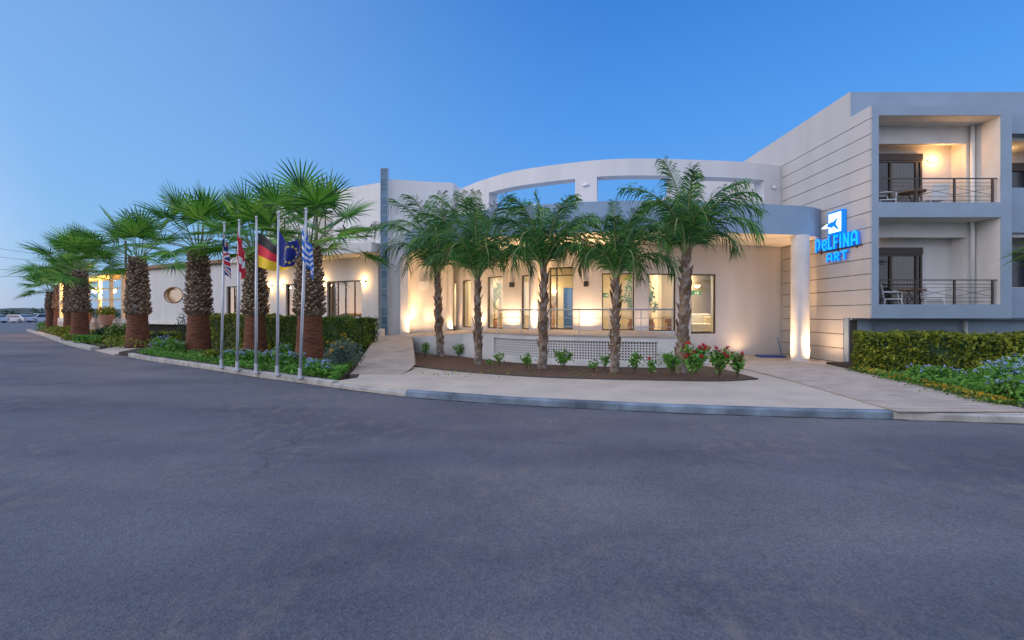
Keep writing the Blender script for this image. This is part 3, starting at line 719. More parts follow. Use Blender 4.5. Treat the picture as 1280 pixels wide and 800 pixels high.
# balcony doors
DC = Curve([(11.15, 14.69), (13.18, 14.69)])
def balcony_door(zf, lit):
    fr = ((11.15, 14.62), (1, 0), (0, 1)); m = MB(fr)
    m.box(0, 2.03, -.03, .06, zf+1.90, zf+2.11); 
    for k in range(6): m.box(.02, 2.01, -.036, -.03, zf+1.915+k*.031, zf+1.935+k*.031)
    m.box(0, .06, 0, .06, zf+.05, zf+1.9); m.box(1.97, 2.03, 0, .06, zf+.05, zf+1.9); m.box(.98, 1.06, -.01, .05, zf+.05, zf+1.84); m.box(.06, 1.97, 0, .06, zf+1.84, zf+1.9); m.box(.06, 1.97, 0, .06, zf, zf+.05)
    m.box(1.82, 1.88, -.005, .045, zf+.05, zf+1.84)
    d = m.build('balcony_door', 'brownframe', wing)
    g = MB(fr); g.face([(.06, .03, zf+.05), (1.97, .03, zf+.05), (1.97, .03, zf+1.84), (.06, .03, zf+1.84)]); g.build('pane', 'glass_dark', d)
    c = MB(fr); 
    for k in range(24):
        a = 1.06+.8*k/24; b = 1.06+.8*(k+1)/24; ya = .048+.010*(k % 2); yb_ = .048+.010*((k+1) % 2)
        c.face([(a, ya, zf+.06), (b, yb_, zf+.06), (b, yb_, zf+1.83), (a, ya, zf+1.83)])
    c.build('curtain', 'curtain', d)
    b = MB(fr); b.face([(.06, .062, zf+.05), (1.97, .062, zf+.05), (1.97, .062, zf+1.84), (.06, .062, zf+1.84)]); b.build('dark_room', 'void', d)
balcony_door(4.62, 1); balcony_door(1.61, 0)
for zf in (4.62, 1.61):
    for x_ in (15.1, 19.3):
        fr = ((x_, 15.33), (1, 0), (0, 1)); m = MB(fr)
        m.box(0, 3.0, -.02, .06, zf+1.78, zf+2.05); m.box(0, .06, 0, .06, zf+.2, zf+1.78); m.box(1.2, 1.28, 0, .06, zf+.2, zf+1.78); m.box(2.94, 3, 0, .06, zf+.2, zf+1.78)
        w = m.build('window', 'brownframe', wing); g = MB(fr); g.face([(.06, .05, zf+.2), (2.94, .05, zf+.2), (2.94, .05, zf+1.78), (.06, .05, zf+1.78)]); g.build('pane', 'carglass', w)
# balcony railings
def balcony_rail(zb, label):
    t = thing('balcony_railing', label, 'railing', (12.6, 13.5, zb), 'railings of the framed balconies')
    y = 13.5; h = 1.12; xs = [10.86, 11.98, 13.12, 14.25]
    top = zb+h-.0
    top = zb+.74
    m = MB(); m.box(xa+.005, 14.37, y-.02, y+.02, top-.03, top); m.build('handrail', 'brownframe', t)
    for x in xs:
        m = MB(); m.box(x-.025, x+.025, y-.02, y+.02, zb-.02, top-.03); m.build('post', 'brownframe', t)
    for k in (.17, .58, .44, .30, .06):
        pass
    for a, b in zip(xs, xs[1:]):
        m = MB()
        for zz in (.08, .20, .50, .60): m.tube([(a+.03, y, zb+zz), (b-.03, y, zb+zz)], .007, 6)
        # a pair of bowed bars crossing at mid span
        m.tube([(a+.03+(b-a-.06)*k/8, y-.012, zb+.22+.26*math.sin(math.pi*k/8*.5)**1*(1 if k < 99 else 0)) for k in range(9)], .007, 6) if False else None
        m.tube([(a+.03, y-.012, zb+.46), ((a+b)/2, y-.012, zb+.345), (b-.03, y-.012, zb+.24)], .007, 6)
        m.tube([(a+.03, y+.012, zb+.24), ((a+b)/2, y+.012, zb+.345), (b-.03, y+.012, zb+.46)], .007, 6)
        m.build('rail_infill', 'brownframe', t)
balcony_rail(4.88, 'dark metal railing with crossed bars on the upper balcony'); balcony_rail(1.87, 'dark metal railing with crossed bars on the lower balcony')
# balcony furniture
def chair(loc, rz, label):
    t = thing('balcony_chair', label, 'chair', loc, 'white chairs on the balconies'); t.rotation_euler = (0, 0, rz)
    ORG[t.name] = Vector((0, 0, 0))
    m = MB(); m.box(-.23, .23, -.22, .22, .42, .45); m.build('seat', 'plastic_white', t, bevel=.01)
    m = MB(); m.obox((0, .26, .68), (.22, 0, 0), (0, .012, 0), (0, .03, .2)); m.build('backrest', 'plastic_white', t, bevel=.01)
    for a in (-1, 1):
        for b in (-1, 1):
            m = MB(); m.tube([(a*.25, b*.25, 0), (a*.21, b*.19, .43)], .016, 6); m.build('leg', 'plastic_white', t)
        m = MB(); m.tube([(a*.24, .24, .66), (a*.26, 0, .66), (a*.25, -.2, .64), (a*.22, -.2, .44)], .015, 6); m.build('armrest', 'plastic_white', t)
    return t
chair((11.72, 14.05, 1.61), R(60), 'white plastic chair by the dark door on the lower balcony')
chair((12.95, 14.0, 1.61), R(150), 'white plastic chair right of the round table on the lower balcony')
chair((11.45, 14.0, 4.62), R(75), 'white plastic chair by the dark door on the upper balcony')
chair((12.95, 14.0, 4.62), R(175), 'white plastic chair right of the round table on the upper balcony')
for z, lb, s in ((1.61, 'dark round table between the chairs on the lower balcony', 0), (4.62, 'brown round table between the chairs on the upper balcony', 0)):
    t = thing('balcony_table', lb, 'table', (12.35, 14.05, z), 'round tables on the balconies')
    m = MB(); m.lathe((12.35, 14.05, z), [(.33, .70), (.34, .71), (.34, .73), (.33, .74)], 24); m.build('tabletop', 'wood', t)
    for k in range(3):
        a = k*2.09+.3
        m = MB(); m.tube([(12.35+.28*math.cos(a), 14.05+.28*math.sin(a), z), (12.35+.05*math.cos(a), 14.05+.05*math.sin(a), z+.38), (12.35-.2*math.cos(a), 14.05-.2*math.sin(a), z+.70)], .012, 6); m.build('leg', 'darkmetal', t)
# wall light of the upper balcony
def bulkhead(name, label, c, nrm, mt, e, col, r=.11, group='oval bulkhead lamps', rng=.12):
    t = thing(name, label, 'lamp', c, group); n = Vector(nrm).normalized(); u = n.cross(Vector((0,0,1))).normalized(); C = Vector(c)
    def ell(k0, s, d0, d1, mt_, nm):
        m = MB(); ring0 = []; 
        P = []
        for dd, ss in ((d0, 1), (d0+(d1-d0)*.6, .95), (d1, .6), (d1+.005, .01)):
            P.append([C+n*dd+u*(math.cos(2*math.pi*k/16)*s*ss)+Vector((0,0,1))*(math.sin(2*math.pi*k/16)*s*ss*.6) for k in range(16)])
        for A, B in zip(P, P[1:]):
            for k in range(16): m.face([A[k], A[(k+1)%16], B[(k+1)%16], B[k]])
        m.build(nm, mt_, t, smooth=True)
    ell(0, r, 0, .03, 'steel', 'base'); ell(0, r*.85, .028, .08, mt, 'diffuser')
    if e: lamp('POINT', C+n*.22, e*1.8, col, t, .05)
    return t
bulkhead('balcony_lamp', 'glowing oval wall lamp beside the upper balcony door', (13.55, 14.68, 6.53), (0,-1,0), 'glow_bulk', 12, (1,.48,.14), r=.14, group=None)
lamp('POINT', (13.2, 14.45, 6.75), 0.001, (1,.6,.3), None) if False else None
t = thing('balcony_lamp', 'glowing wall lamp beside the window of the far right balcony', 'lamp', (16.4, 15.38, 6.6))
m = MB(); m.box(16.3, 16.5, 15.32, 15.39, 6.5, 6.66); m.build('diffuser', 'glow_bulk', t); lamp('POINT', (16.2, 15.1, 6.7), 14, (1,.55,.2), t)
t = thing('balcony_lamp', 'small wall lamp glowing above the lower balcony door', 'lamp', (11.3, 14.66, 3.9))
m = MB(); m.box(11.25, 11.4, 14.6, 14.68, 3.86, 3.95); m.build('diffuser', 'glow_warm', t); lamp('POINT', (11.3, 14.5, 3.86), 1.6, (1,.5,.2), t, .03)
# ring bulkheads (unlit)
for px, py, lb in ((732, 231, 'unlit oval lamp on the ring pier between the two sky openings'), (967, 234.5, 'unlit oval lamp at the right end of the ring near the grooved wall')):
    s = FA.spx(px); p, d = FA.at(s); n = Vector((d.y, -d.x)); bulkhead('wall_lamp', lb, (p.x, p.y, Z(py, p.y)), (n.x, n.y, 0), 'plastic_white', 0, None, r=.13)
# ================================================================== SIGN
sign = thing('illuminated_sign', 'glowing blue hotel sign with dolphin panel on the grooved wall', 'sign', (SX, 14.8, 3.3))
SG = ((SX-.0, 0.), (0., -1.), (-1., 0.))    # local x runs along -Y (reading direction), local y = away from wall
def SFr(): return MB(SG)
def stroke(mb, pts, w, d0, d1):
    """thick stroke through 2-D points (x, z), extruded along local y"""
    pts = [Vector(p) for p in pts]; Lf = []; Rt = []
    for k, p in enumerate(pts):
        a = (p-pts[k-1]).normalized() if k else None; b = (pts[k+1]-p).normalized() if k < len(pts)-1 else None
        if a is None: t = b; sc_ = 1
        elif b is None: t = a; sc_ = 1
        else:
            t = (a+b).normalized(); sc_ = 1/max(.5, t.dot(a))
        n = Vector((-t.y, t.x))*w/2*sc_; Lf.append(p+n); Rt.append(p-n)
    for k in range(len(pts)-1):
        a, b, c, d = Lf[k], Lf[k+1], Rt[k+1], Rt[k]
        mb.face([(d.x, d1, d.y), (c.x, d1, c.y), (b.x, d1, b.y), (a.x, d1, a.y)], 0)
        mb.face([(a.x, d0, a.y), (b.x, d0, b.y), (c.x, d0, c.y), (d.x, d0, d.y)], 1)
        mb.face([(a.x, d0, a.y), (a.x, d1, a.y), (b.x, d1, b.y), (b.x, d0, b.y)], 1); mb.face([(d.x, d0, d.y), (c.x, d0, c.y), (c.x, d1, c.y), (d.x, d1, d.y)], 1)
    for a, d in ((Lf[0], Rt[0]), (Rt[-1], Lf[-1])):
        mb.face([(a.x, d0, a.y), (d.x, d0, d.y), (d.x, d1, d.y), (a.x, d1, a.y)], 1)
def arc(cx, cz, rx, rz, a0, a1, n=10): return [(cx+rx*math.cos(R(a0+(a1-a0)*k/n)), cz+rz*math.sin(R(a0+(a1-a0)*k/n))) for k in range(n+1)]
GL = {
 'D': (.80, [[(.13,0), (.13,.78)], [(.0,.93), (.30,.93)]+arc(.30,.60,.36,.33,80,-45)+[(.46,.20)]]),
 'E': (.72, [arc(.42,.42,.30,.34,40,320,16)+[(.66,.12)], [(.14,.45), (.6,.45)], [(.62,.70), (.66,.46)]]),
 'L': (.62, [[(.14,1), (.14,.10)], [(.05,.10), (.60,.10)]]),
 'F': (.66, [[(.14,0), (.14,1)], [(.05,.89), (.62,.89)], [(.14,.48), (.52,.48)]]),
 'I': (.34, [[(.15,0), (.15,1)]]),
 'N': (.82, [[(.13,0), (.13,1)], [(.10,1.0), (.66,0.0)], [(.66,0), (.66,1)]]),
 'A': (.84, [[(.10,0), (.12,.62)]+arc(.40,.62,.28,.30,170,10,8)+[(.70,0)], [(.12,.36), (.68,.36)]]),
 'R': (.76, [[(.13,0), (.13,1)], [(.1,.89), (.36,.89)]+arc(.36,.70,.24,.20,70,-80)+[(.2,.5)], [(.30,.5), (.64,.0)]]),
 'T': (.72, [[(.34,0), (.34,.88)], [(.0,.90), (.70,.90)]]),
}
def write(txt, x0, z0, h, wtot, sw, d0, d1, slope=0):
    tot = sum(GL[c][0] for c in txt)+.08*(len(txt)-1); k = wtot/tot; x = x0
    for c in txt:
        m = SFr(); w, st = GL[c]
        for i, s in enumerate(st): stroke(m, [(x+q[0]*k, z0+q[1]*h+slope*(x-x0)) for q in s], sw, d0, d1+.0015*i)
        m.build('letter', ['neon', 'neon_edge'], sign); x += (w+.08)*k
write('DELFINA', -15.66, 3.69, .45, 1.96, .078, .08, .15)
write('ART', -15.12, 3.30, .29, .96, .060, .08, .14)
m = SFr(); m.box(-15.66, -13.68, .03, .07, 3.66, 3.68)
for x in (-15.5, -14.7, -13.9): m.box(x-.012, x+.012, 0, .04, 3.6, 3.95)
m.build('bracket', 'darkmetal', sign)
m = SFr(); m.box(-15.0, -14.32, .05, .17, 4.16, 4.90); m.build('logo_box', 'neon_deep', sign)
m = SFr(); m.box(-14.94, -14.38, .171, .176, 4.22, 4.84); m.build('logo_panel', 'panel_lit', sign)
# leaping dolphin: body crosses the panel and pokes out on the left
def flat(mb, pts, d0, d1):
    n = len(pts); mb.face([(p[0], d1, p[1]) for p in pts][::-1]); mb.face([(p[0], d0, p[1]) for p in pts])
    for k in range(n):
        a, b = pts[k], pts[(k+1)%n]; mb.face([(a[0], d0, a[1]), (b[0], d0, b[1]), (b[0], d1, b[1]), (a[0], d1, a[1])])
m = SFr(); flat(m, [(-15.28,4.44), (-15.15,4.50), (-15.02,4.545), (-14.90,4.53), (-14.92,4.43), (-15.02,4.40), (-15.15,4.41)], .178, .188); m.build('dolphin_head', 'panel_lit', sign)
m = SFr(); flat(m, [(-15.02,4.47), (-14.90,4.545), (-14.78,4.57), (-14.68,4.57), (-14.60,4.63), (-14.48,4.66), (-14.56,4.56), (-14.59,4.47), (-14.50,4.36), (-14.44,4.24), (-14.53,4.30), (-14.66,4.40), (-14.74,4.42), (-14.72,4.33), (-14.80,4.40), (-14.90,4.42)], .19, .196); m.build('dolphin_body', 'neon_deep', sign)
# ================================================================== RESTAURANT WING (left)
UD = Vector((-.895, .447)).normalized(); ND = Vector((-.447, -.895)).normalized()
AO = Vector((-6.87, 21.96))
WF = ((AO.x, AO.y), (UD.x, UD.y), (-ND.x, -ND.y))      # local: x to the left along the facade, y into the building
def ux(px, off=0):       # local x at which the facade plane crosses a column
    o = AO+ND*off; t = (px-640)/F
    return (t*o.y-o.x)/(UD.x-t*UD.y)
def wp(u, v, z=0): p = AO+UD*u-ND*v; return (p.x, p.y, z)
rest = thing('restaurant_wing', 'white restaurant wing with lit windows and upper storey behind the fan palms', 'building', wp(8, 3))
# the facade runs to the left: use a Curve from left end to right end so its back side is the inside
uL = 22.6; HW = Curve([wp(uL, 0)[:2], wp(-.55, 0)[:2]])
def hu(a, b, z0, z1): return (uL-ux(a), uL-ux(b), z0, z1)
wh = [hu(408.5,452,1.44,3.24), hu(357,385,1.44,3.2), hu(318,337.6,1.44,3.2), hu(283,300,1.44,3.2)]
ov = hu(205.4, 228.8, 2.3, 3.3)
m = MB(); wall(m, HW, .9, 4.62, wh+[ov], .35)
# fill the corners of the oval opening
c0 = (ov[0]+ov[1])/2; rx = (ov[1]-ov[0])/2; rz = .5; cz = 2.8
def hwp(s, v, z): p, d = HW.at(s); n = Vector((-d.y, d.x)); return (p.x+n.x*v, p.y+n.y*v, z)
for k in range(32):
    a0 = 2*math.pi*k/32; a1 = 2*math.pi*(k+1)/32
    def edge(a):
        c, s = math.cos(a), math.sin(a); t = 1/max(abs(c), abs(s)); return (c0+rx*c*t, cz+rz*s*t)
    e0, e1 = edge(a0), edge(a1); i0 = (c0+rx*.985*math.cos(a0), cz+rz*.985*math.sin(a0)); i1 = (c0+rx*.985*math.cos(a1), cz+rz*.985*math.sin(a1))
    for v in (.0, .35): m.face([hwp(i0[0], v, i0[1]), hwp(e0[0], v, e0[1]), hwp(e1[0], v, e1[1]), hwp(i1[0], v, i1[1])])
    m.face([hwp(i0[0], 0, i0[1]), hwp(i1[0], 0, i1[1]), hwp(i1[0], .35, i1[1]), hwp(i0[0], .35, i0[1])])
m.build('wall', 'white', rest)
m = MB()
pts = [hwp(c0+rx*1.0*math.cos(2*math.pi*k/32), -.01, cz+rz*1.0*math.sin(2*math.pi*k/32)) for k in range(33)]
m.tube(pts, .035, 6, caps=False); wo = m.build('oval_window', 'wood', rest, smooth=True)
m = MB(); m.face([hwp(c0+rx*.98*math.cos(2*math.pi*k/32), .12, cz+rz*.98*math.sin(2*math.pi*k/32)) for k in range(32)]); m.build('pane', 'glass_dark', wo)
for h in wh:
    if h[1]-h[0] > 2: pane_window(rest, HW, h[0], h[1], h[2], h[3], off=.1, mull=(.28, .5, .76))
    else: pane_window(rest, HW, h[0], h[1], h[2], h[3], off=.1, mull=(.45,))
m = MB(WF); m.box(-.5, uL, -.06, 0, .9, 1.14)
for h in wh: m.box(uL-h[1]-.05, uL-h[0]+.05, -.1, -.001, h[2]-.1, h[2])
m.build('sill', 'white2', rest)
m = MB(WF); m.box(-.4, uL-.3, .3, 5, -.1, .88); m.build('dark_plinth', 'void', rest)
# slab band (right part) and upper storey
uM = 8.0
m = MB(WF); m.box(-.55, 9.5, -1.25, -.003, 4.36, 4.80); m.box(-1.3, -.56, -1.25, .9, 4.36, 4.80); m.build('balcony_slab', 'white2', rest, bevel=.01)
m = MB(WF)
UW = Curve([wp(uM, .3)[:2], wp(-.62, .3)[:2]]); uw = MB()
wall(uw, UW, 4.62, 7.95, [(uM-4.2, uM-2.8, 5.0, 6.9), (uM-7.4, uM-6.0, 5.0, 6.9)], .3); uw.build('upper_wall', 'white', rest)
pane_window(rest, UW, uM-4.2, uM-2.8, 5.0, 6.9, off=.1, mull=(.5,)); pane_window(rest, UW, uM-7.4, uM-6.0, 5.0, 6.9, off=.1, mull=(.5,))
m.box(-.62, uM, .6, 6, 7.6, 7.7); m.box(-1.15, -.62, .3, .8, 4.81, 7.96); m.box(-1.15, -.63, .3, 3.2, .6, 4.35); m.box(uM-.2, uM, .6, 6, 4.62, 7.9)
m.build('end_wall', 'white2', rest)
m = MB(WF); m.box(-.55, uL, .36, 7, 4.4, 4.55); m.box(-.55, uL, 6.8, 7, .9, 4.4); m.build('interior_wall', 'interior', rest)
m = MB(WF); m.box(-.55, uL, .36, 6.8, .9, 1.0); m.build('interior_floor', 'floor_in', rest)
m = MB(WF); m.box(uL-.2, uL+.0, .36, 7, .9, 4.4); m.box(6.9, 7.1, .36, 6.8, 1, 4.4); m.build('partition_wall', 'interior', rest)
# blue-grey roof room further left
m = MB(WF); m.box(11.2, 14.4, 2.5, 6.0, 4.56, 6.2); m.build('roof_room', 'canopy', rest)
# tiled coping
m = MB(); 
ua = 9.6; ub = uL+.2; nT = int((ub-ua)/.22)
for k in range(nT):
    u = ua+(ub-ua)*(k+.5)/nT
    a = wp(u, -.28, 4.67); b = wp(u, .15, 4.80); m.tube([a, b], [.11, .10], 8)
    m.obox(wp(u+.11, -.05, 4.69), (UD.x*.07, UD.y*.07, 0), (-ND.x*.2, -ND.y*.2, .06), (0, 0, .015))
m.build('roof_tiles', 'tile', rest, smooth=False)
m = MB(WF); m.box(ua, ub, -.12, .4, 4.55, 4.64); m.build('eave_board', 'wood', rest)
# curtains and tables inside
def hang_curtain(s0, s1, z0, z1):
    m = MB(); n = 16
    for k in range(n):
        a = s0+(s1-s0)*k/n; b = s0+(s1-s0)*(k+1)/n
        m.face([hwp(a, .3+.04*(k%2), z0), hwp(b, .3+.04*((k+1)%2), z0), hwp(b, .3+.04*((k+1)%2), z1), hwp(a, .3+.04*(k%2), z1)])
    m.build('curtain', 'curtain', rest)
h = wh[0]; hang_curtain(h[0]+.05, h[0]+(h[1]-h[0])*.52, 1.2, 3.3)
for h in wh[1:]: hang_curtain(h[0]+.02, h[0]+(h[1]-h[0])*.36, 1.2, 3.3)
def dining_table(u, v, label):
    c = wp(u, v, 1.0); t = thing('dining_table', label, 'table', c, 'dining tables inside the restaurant')
    m = MB(); m.lathe(c, [(.45, .72), (.46, .75), (.0, .752)], 20); m.build('tabletop', 'wood', t)
    m = MB(); m.lathe(c, [(.22, 0), (.03, .04), (.03, .72)], 10); m.build('pedestal', 'darkmetal', t)
    f = thing('flower_vase', label.replace('wooden table', 'vase with dark bouquet'), 'vase', (c[0], c[1], 1.752), 'vases on the restaurant tables')
    m = MB(); m.lathe((c[0], c[1], 1.752), [(.05, 0), (.08, .1), (.04, .22), (.05, .25)], 12); m.build('vase', 'terracotta', f)
    m = MB(); r = random.Random(5); clump(m, (c[0], c[1], 2.2), .25, .25, .22, 160, .06, r, shell=0); m.build('bouquet', 'dark_leaf', f)
dining_table(1.45, 1.6, 'wooden table behind the wide window nearest the glass strip')
dining_table(4.6, 1.6, 'wooden table behind the narrow window left of the wide one')
dining_table(6.2, 1.7, 'wooden table behind the window by the German flag pole')
for u in (1.6, 5.0, 10, 15.5): lamp('AREA', wp(u, 3.0, 4.2), 55, (1,.62,.27), rest, 1.2, aim=(0,0,-1))
lamp('POINT', wp(ux(216), 1.5, 3.0), 25, (1,.6,.25), rest, .3)
# wall sconces
def sconce(px, py, label):
    u = ux(px); y = wp(u, 0)[1]; c = wp(u, -.003, Z(py, y))
    t = thing('wall_sconce', label, 'lamp', c, 'glowing sconces on the restaurant wall')
    m = MB(WF); m.box(u-.10, u+.10, -.12, -.003, c[2]-.05, c[2]+.05); m.build('housing', 'steel', t)
    m = MB(WF); m.box(u-.085, u+.085, -.11, -.02, c[2]+.051, c[2]+.075); m.box(u-.085, u+.085, -.125, -.121, c[2]-.045, c[2]+.045); m.box(u-.085, u+.085, -.11, -.02, c[2]-.075, c[2]-.051); m.build('diffuser', 'glow_warm', t)
    p = wp(u, -.22); lamp('POINT', (p[0], p[1], c[2]+.12), 15, (1,.58,.22), t, .04); lamp('POINT', (p[0], p[1], c[2]-.14), 11, (1,.58,.22), t, .04)
sconce(455.5, 352, 'glowing sconce right of the wide restaurant window'); sconce(404.5, 352.5, 'glowing sconce left of the wide restaurant window')
sconce(353.5, 356, 'glowing sconce between the EU pole and the narrow window'); sconce(339, 357, 'glowing sconce just right of the German flag pole')
# ---- pergola restaurant terrace further left
per = thing('pergola', 'timber pergola with warm lamps and open sides beyond the round trunk', 'pergola', wp(27, 2))
uP0, uP1 = uL+.05, 33.0
def eave(u): return 4.62-.055*(u-uL)
m = MB(WF); m.face([(uP0, -.35, eave(uP0)), (uP1, -.35, eave(uP1)), (uP1, 5, eave(uP1)+.9), (uP0, 5, eave(uP0)+.9)]); m.face([(uP0, -.35, eave(uP0)+.08), (uP0, 5, eave(uP0)+.98), (uP1, 5, eave(uP1)+.98), (uP1, -.35, eave(uP1)+.08)])
m.build('roof', 'tile', per)
m = MB(WF)
for k in range(12):
    u = uP0+.3+k*.9; z = eave(u); m.obox((u, 2.3, z+.36), (.05, 0, 0), (0, 2.6, .43), (0, 0, .07))
m.obox(((uP0+uP1)/2, -.28, (eave(uP0)+eave(uP1))/2-.02), ((uP1-uP0)/2, 0, -(eave(uP0)-eave(uP1))/2), (0, .06, 0), (0, 0, .10))
m.build('beams', 'cream', per)
for k, u in enumerate((uP0+.3, 24.6, 26.3, 28.2, 30.3, 32.6)):
    m = MB(WF); m.box(u-.09, u+.09, -.2, -.02, .9, eave(u)-.1); m.build('post', 'cream', per)
m = MB(WF); 
for z in (2.55, 3.35): m.box(uP0, uP1, -.13, -.07, z, z+.12)
m.build('rail', 'cream', per)
m = MB(WF); m.box(uP0, uP1, -.2, 5, .4, .95); m.build('floor', 'deck', per)
m = MB(WF); m.box(uP0, uP1, -.18, -.06, .95, 1.25); m.build('low_wall', 'white2', per)
for px, v, lb in ((141.5, .5, 'brightest glowing globe lamp under the pergola, beside the patterned trunk'), (118.5, .5, 'glowing globe lamp under the middle of the pergola'), (103.5, .5, 'glowing globe lamp at the far left end of the pergola')):
    o = AO-ND*v; t = (px-640)/F; u = (t*o.y-o.x)/(UD.x-t*UD.y); p = wp(u, v); z = Z(363, p[1])
    q = thing('globe_lamp', lb, 'lamp', (p[0], p[1], z-.16), 'globe lamps under the pergola')
    m = MB(); m.sphere((p[0], p[1], z), .19, 14, 8); m.build('globe', 'glow_pergola', q, smooth=True)
    m = MB(); m.tube([(p[0], p[1], z+.14), (p[0], p[1], eave(u)+.05)], .01, 6); m.build('cord', 'black', q)
    lamp('POINT', (p[0]+ND.x*.3, p[1]+ND.y*.3, z), 500, (1,.50,.15), q, .15)
r = random.Random(17)
for i, (u, lb) in enumerate(((23.7, 'big terracotta pot nearest the restaurant wall with yellow-green plant'), (26.9, 'terracotta pot with dark plant in the middle of the pergola front'), (28.9, 'terracotta pot with grassy plant under the far globe lamps'))):
    c = wp(u, -.75, .55); t = thing('potted_plant', lb, 'potted plant', (c[0], c[1], .1), 'terracotta pots in front of the pergola')
    m = MB(); m.lathe((c[0], c[1], .1), [(.25, 0), (.25, .75), (.28, .76), (.42, 1.3), (.45, 1.42), (.40, 1.42), (.38, 1.3)], 18); m.build('pot', 'terracotta', t, smooth=False)
    m = MB(); clump(m, (c[0], c[1], 1.75), .62, .5, .4, 420, .09, r, shell=.1); m.build('foliage', ('yellow_leaf', 'dark_leaf', 'bush_leaf')[i], t)
# low white planter and step beside the glass strip
t = thing('white_planter', 'small white planter box beside the foot of the glass strip', 'planter', (-6.1, 19.6, .4))
m = MB(); m.box(-6.35, -5.95, 19.4, 19.8, .1, 1.1); m.build('box', 'white2', t, bevel=.02)
m = MB(); clump(m, (-6.15, 19.6, 1.2), .25, .25, .18, 90, .07, r, shell=0); m.build('plant', 'dark_leaf', t)
t = MB(); t.box(-5.92, -5.5, 19.1, 19.7, .1, .95); tag(t.build('concrete_block', 'white2', bevel=.02), 'low pale concrete block at the foot of the glass strip', 'block')
# ================================================================== LIGHTS OF THE ENTRANCE
def uplight(x, y, z, e, label, lean=(0, 0), spot=105, col=(1,.60,.30), size=.04):
    t = thing('ground_spotlight', label, 'lamp', (x, y, z), 'warm spotlights set in the ground')
    m = MB(); m.lathe((x, y, z), [(.085, 0), (.085, .012), (.07, .016), (.069, .010)], 18); m.build('rim', 'steel', t)
    m = MB(); m.lathe((x, y, z), [(.067, .009), (.03, .013), (.0, .014)], 18); m.build('lens', 'glow_lens', t)
    lamp('SPOT', (x, y, z+.05), e*1.45, col, t, .06, aim=(lean[0]*.2, lean[1]*.2, 1), spot=174, blend=1)
    lamp('SPOT', (x, y, z+.05), e*7.5, (col[0], col[1]*.93, col[2]*.8), t, .06, aim=(lean[0]*3.4, lean[1]*3.4, 1), spot=64, blend=1)
def at_wall(px, d, cv=FA):
    p, q = cv.at(cv.spx(px)); n = Vector((q.y, -q.x)); return p.x+n.x*d, p.y+n.y*d, (-n.x, -n.y)
def wl(px, z, e, label, d=.42, k=-.08, **kw):
    x, y, n = at_wall(px, d); uplight(x, y, z, e, label, (n[0]*k, n[1]*k), **kw)
wl(921, zg(17)+.002, 26, 'spotlight at the foot of the blank white wall behind the roses', spot=80)
wl(734, TZ, 120, 'spotlight below the wall lamp right of the entrance doors')
wl(641, TZ, 120, 'spotlight below the wall lamp left of the slender column')
wl(600, TZ-.05, 95, 'spotlight between the second and third entrance windows')
wl(574, TZ-.1, 70, 'spotlight between the two narrowest windows on the left')
wl(801, TZ, 14, 'faint spotlight by the potted tree window')
uplight(.95, 16.85, TZ, 70, 'spotlight beside the slender white column', (-.02, .12))
uplight(-4.42, 20.0, .66, 110, 'spotlight at the foot of the left end pilaster', (-.06, .1))
uplight(-3.7, 20.3, .7, 40, 'spotlight under the plain beige wall behind the first feather palm', (0, .1))
uplight(9.85, 14.75, zg(14.75)+.024, 60, 'spotlight at the foot of the round corner pillar', (-.06, .12))
uplight(9.05, 15.3, zg(15.3)+.024, 50, 'spotlight left of the round corner pillar', (.1, .02))
# unlit box lamps on the piers
for px, py, lb in ((641, 356, 'black box wall lamp left of the slender column'), (733, 355, 'black box wall lamp right of the entrance doors')):
    x, y, n = at_wall(px, .0); z = Z(py, y)
    m = MB(((x, y), (-n[1], n[0]), n)); m.box(-.09, .09, -.14, -.005, z-.1, z+.1); tag(m.build('wall_lamp', 'black', bevel=.01), lb, 'lamp', 'black box lamps on the entrance wall')
# interior lamps (ceiling) that light the hall
for x, y, e in ((7.6, 18.6, 105), (5.1, 18.9, 100), (4.4, 21.5, 60), (1.6, 20.5, 190), (-1.6, 21.6, 120), (8.8, 21.8, 60)): lamp('AREA', (x, y, 3.85), e, (1,.76,.46), hall, .8, aim=(0,0,-1))
def inner(name, label, cat, mk, mt, **kw):
    m = MB(); mk(m); return tag(m.build(name, mt, **kw), label, cat)
y19 = 20.2
def at(px, py, Y): return (X(px, Y), Y, Z(py, Y))
p = at(871, 357, 19.6); t = thing('interior_sconce', 'glowing uplight on the wall seen through the rightmost window', 'lamp', p)
m = MB(); m.lathe((p[0], p[1]-.05, p[2]-.1), [(.05, 0), (.13, .1), (.12, .11)], 14); m.build('bowl', 'glow_lens', t); lamp('POINT', (p[0], p[1]-.1, p[2]+.15), 9, (1,.7,.35), t)
def exit_sign(px, py, Y, w, label):
    p = at(px, py, Y); t = thing('exit_sign', label, 'sign', (p[0], p[1], p[2]-.1))
    m = MB(); m.box(p[0]-w, p[0]+w, p[1]-.02, p[1]+.02, p[2]-.09, p[2]+.09); m.build('plate', 'exit_green', t)
    m = MB(); m.box(p[0]-.05, p[0]-.02, p[1]-.026, p[1]-.021, p[2]-.06, p[2]+.03); m.box(p[0]-.06, p[0]-.0, p[1]-.027, p[1]-.022, p[2]-.02, p[2]+.01); m.box(p[0]+.03, p[0]+.09, p[1]-.026, p[1]-.021, p[2]-.06, p[2]+.05); m.build('running_figure', 'plastic_white', t)
exit_sign(870, 366, 19.0, .19, 'green exit sign seen through the rightmost window'); exit_sign(757, 369, 19.5, .12, 'green exit sign seen through the window with the potted tree')
t = thing('sofa', 'pale sofa seen through the rightmost window', 'sofa', (7.5, 18.5, .84))
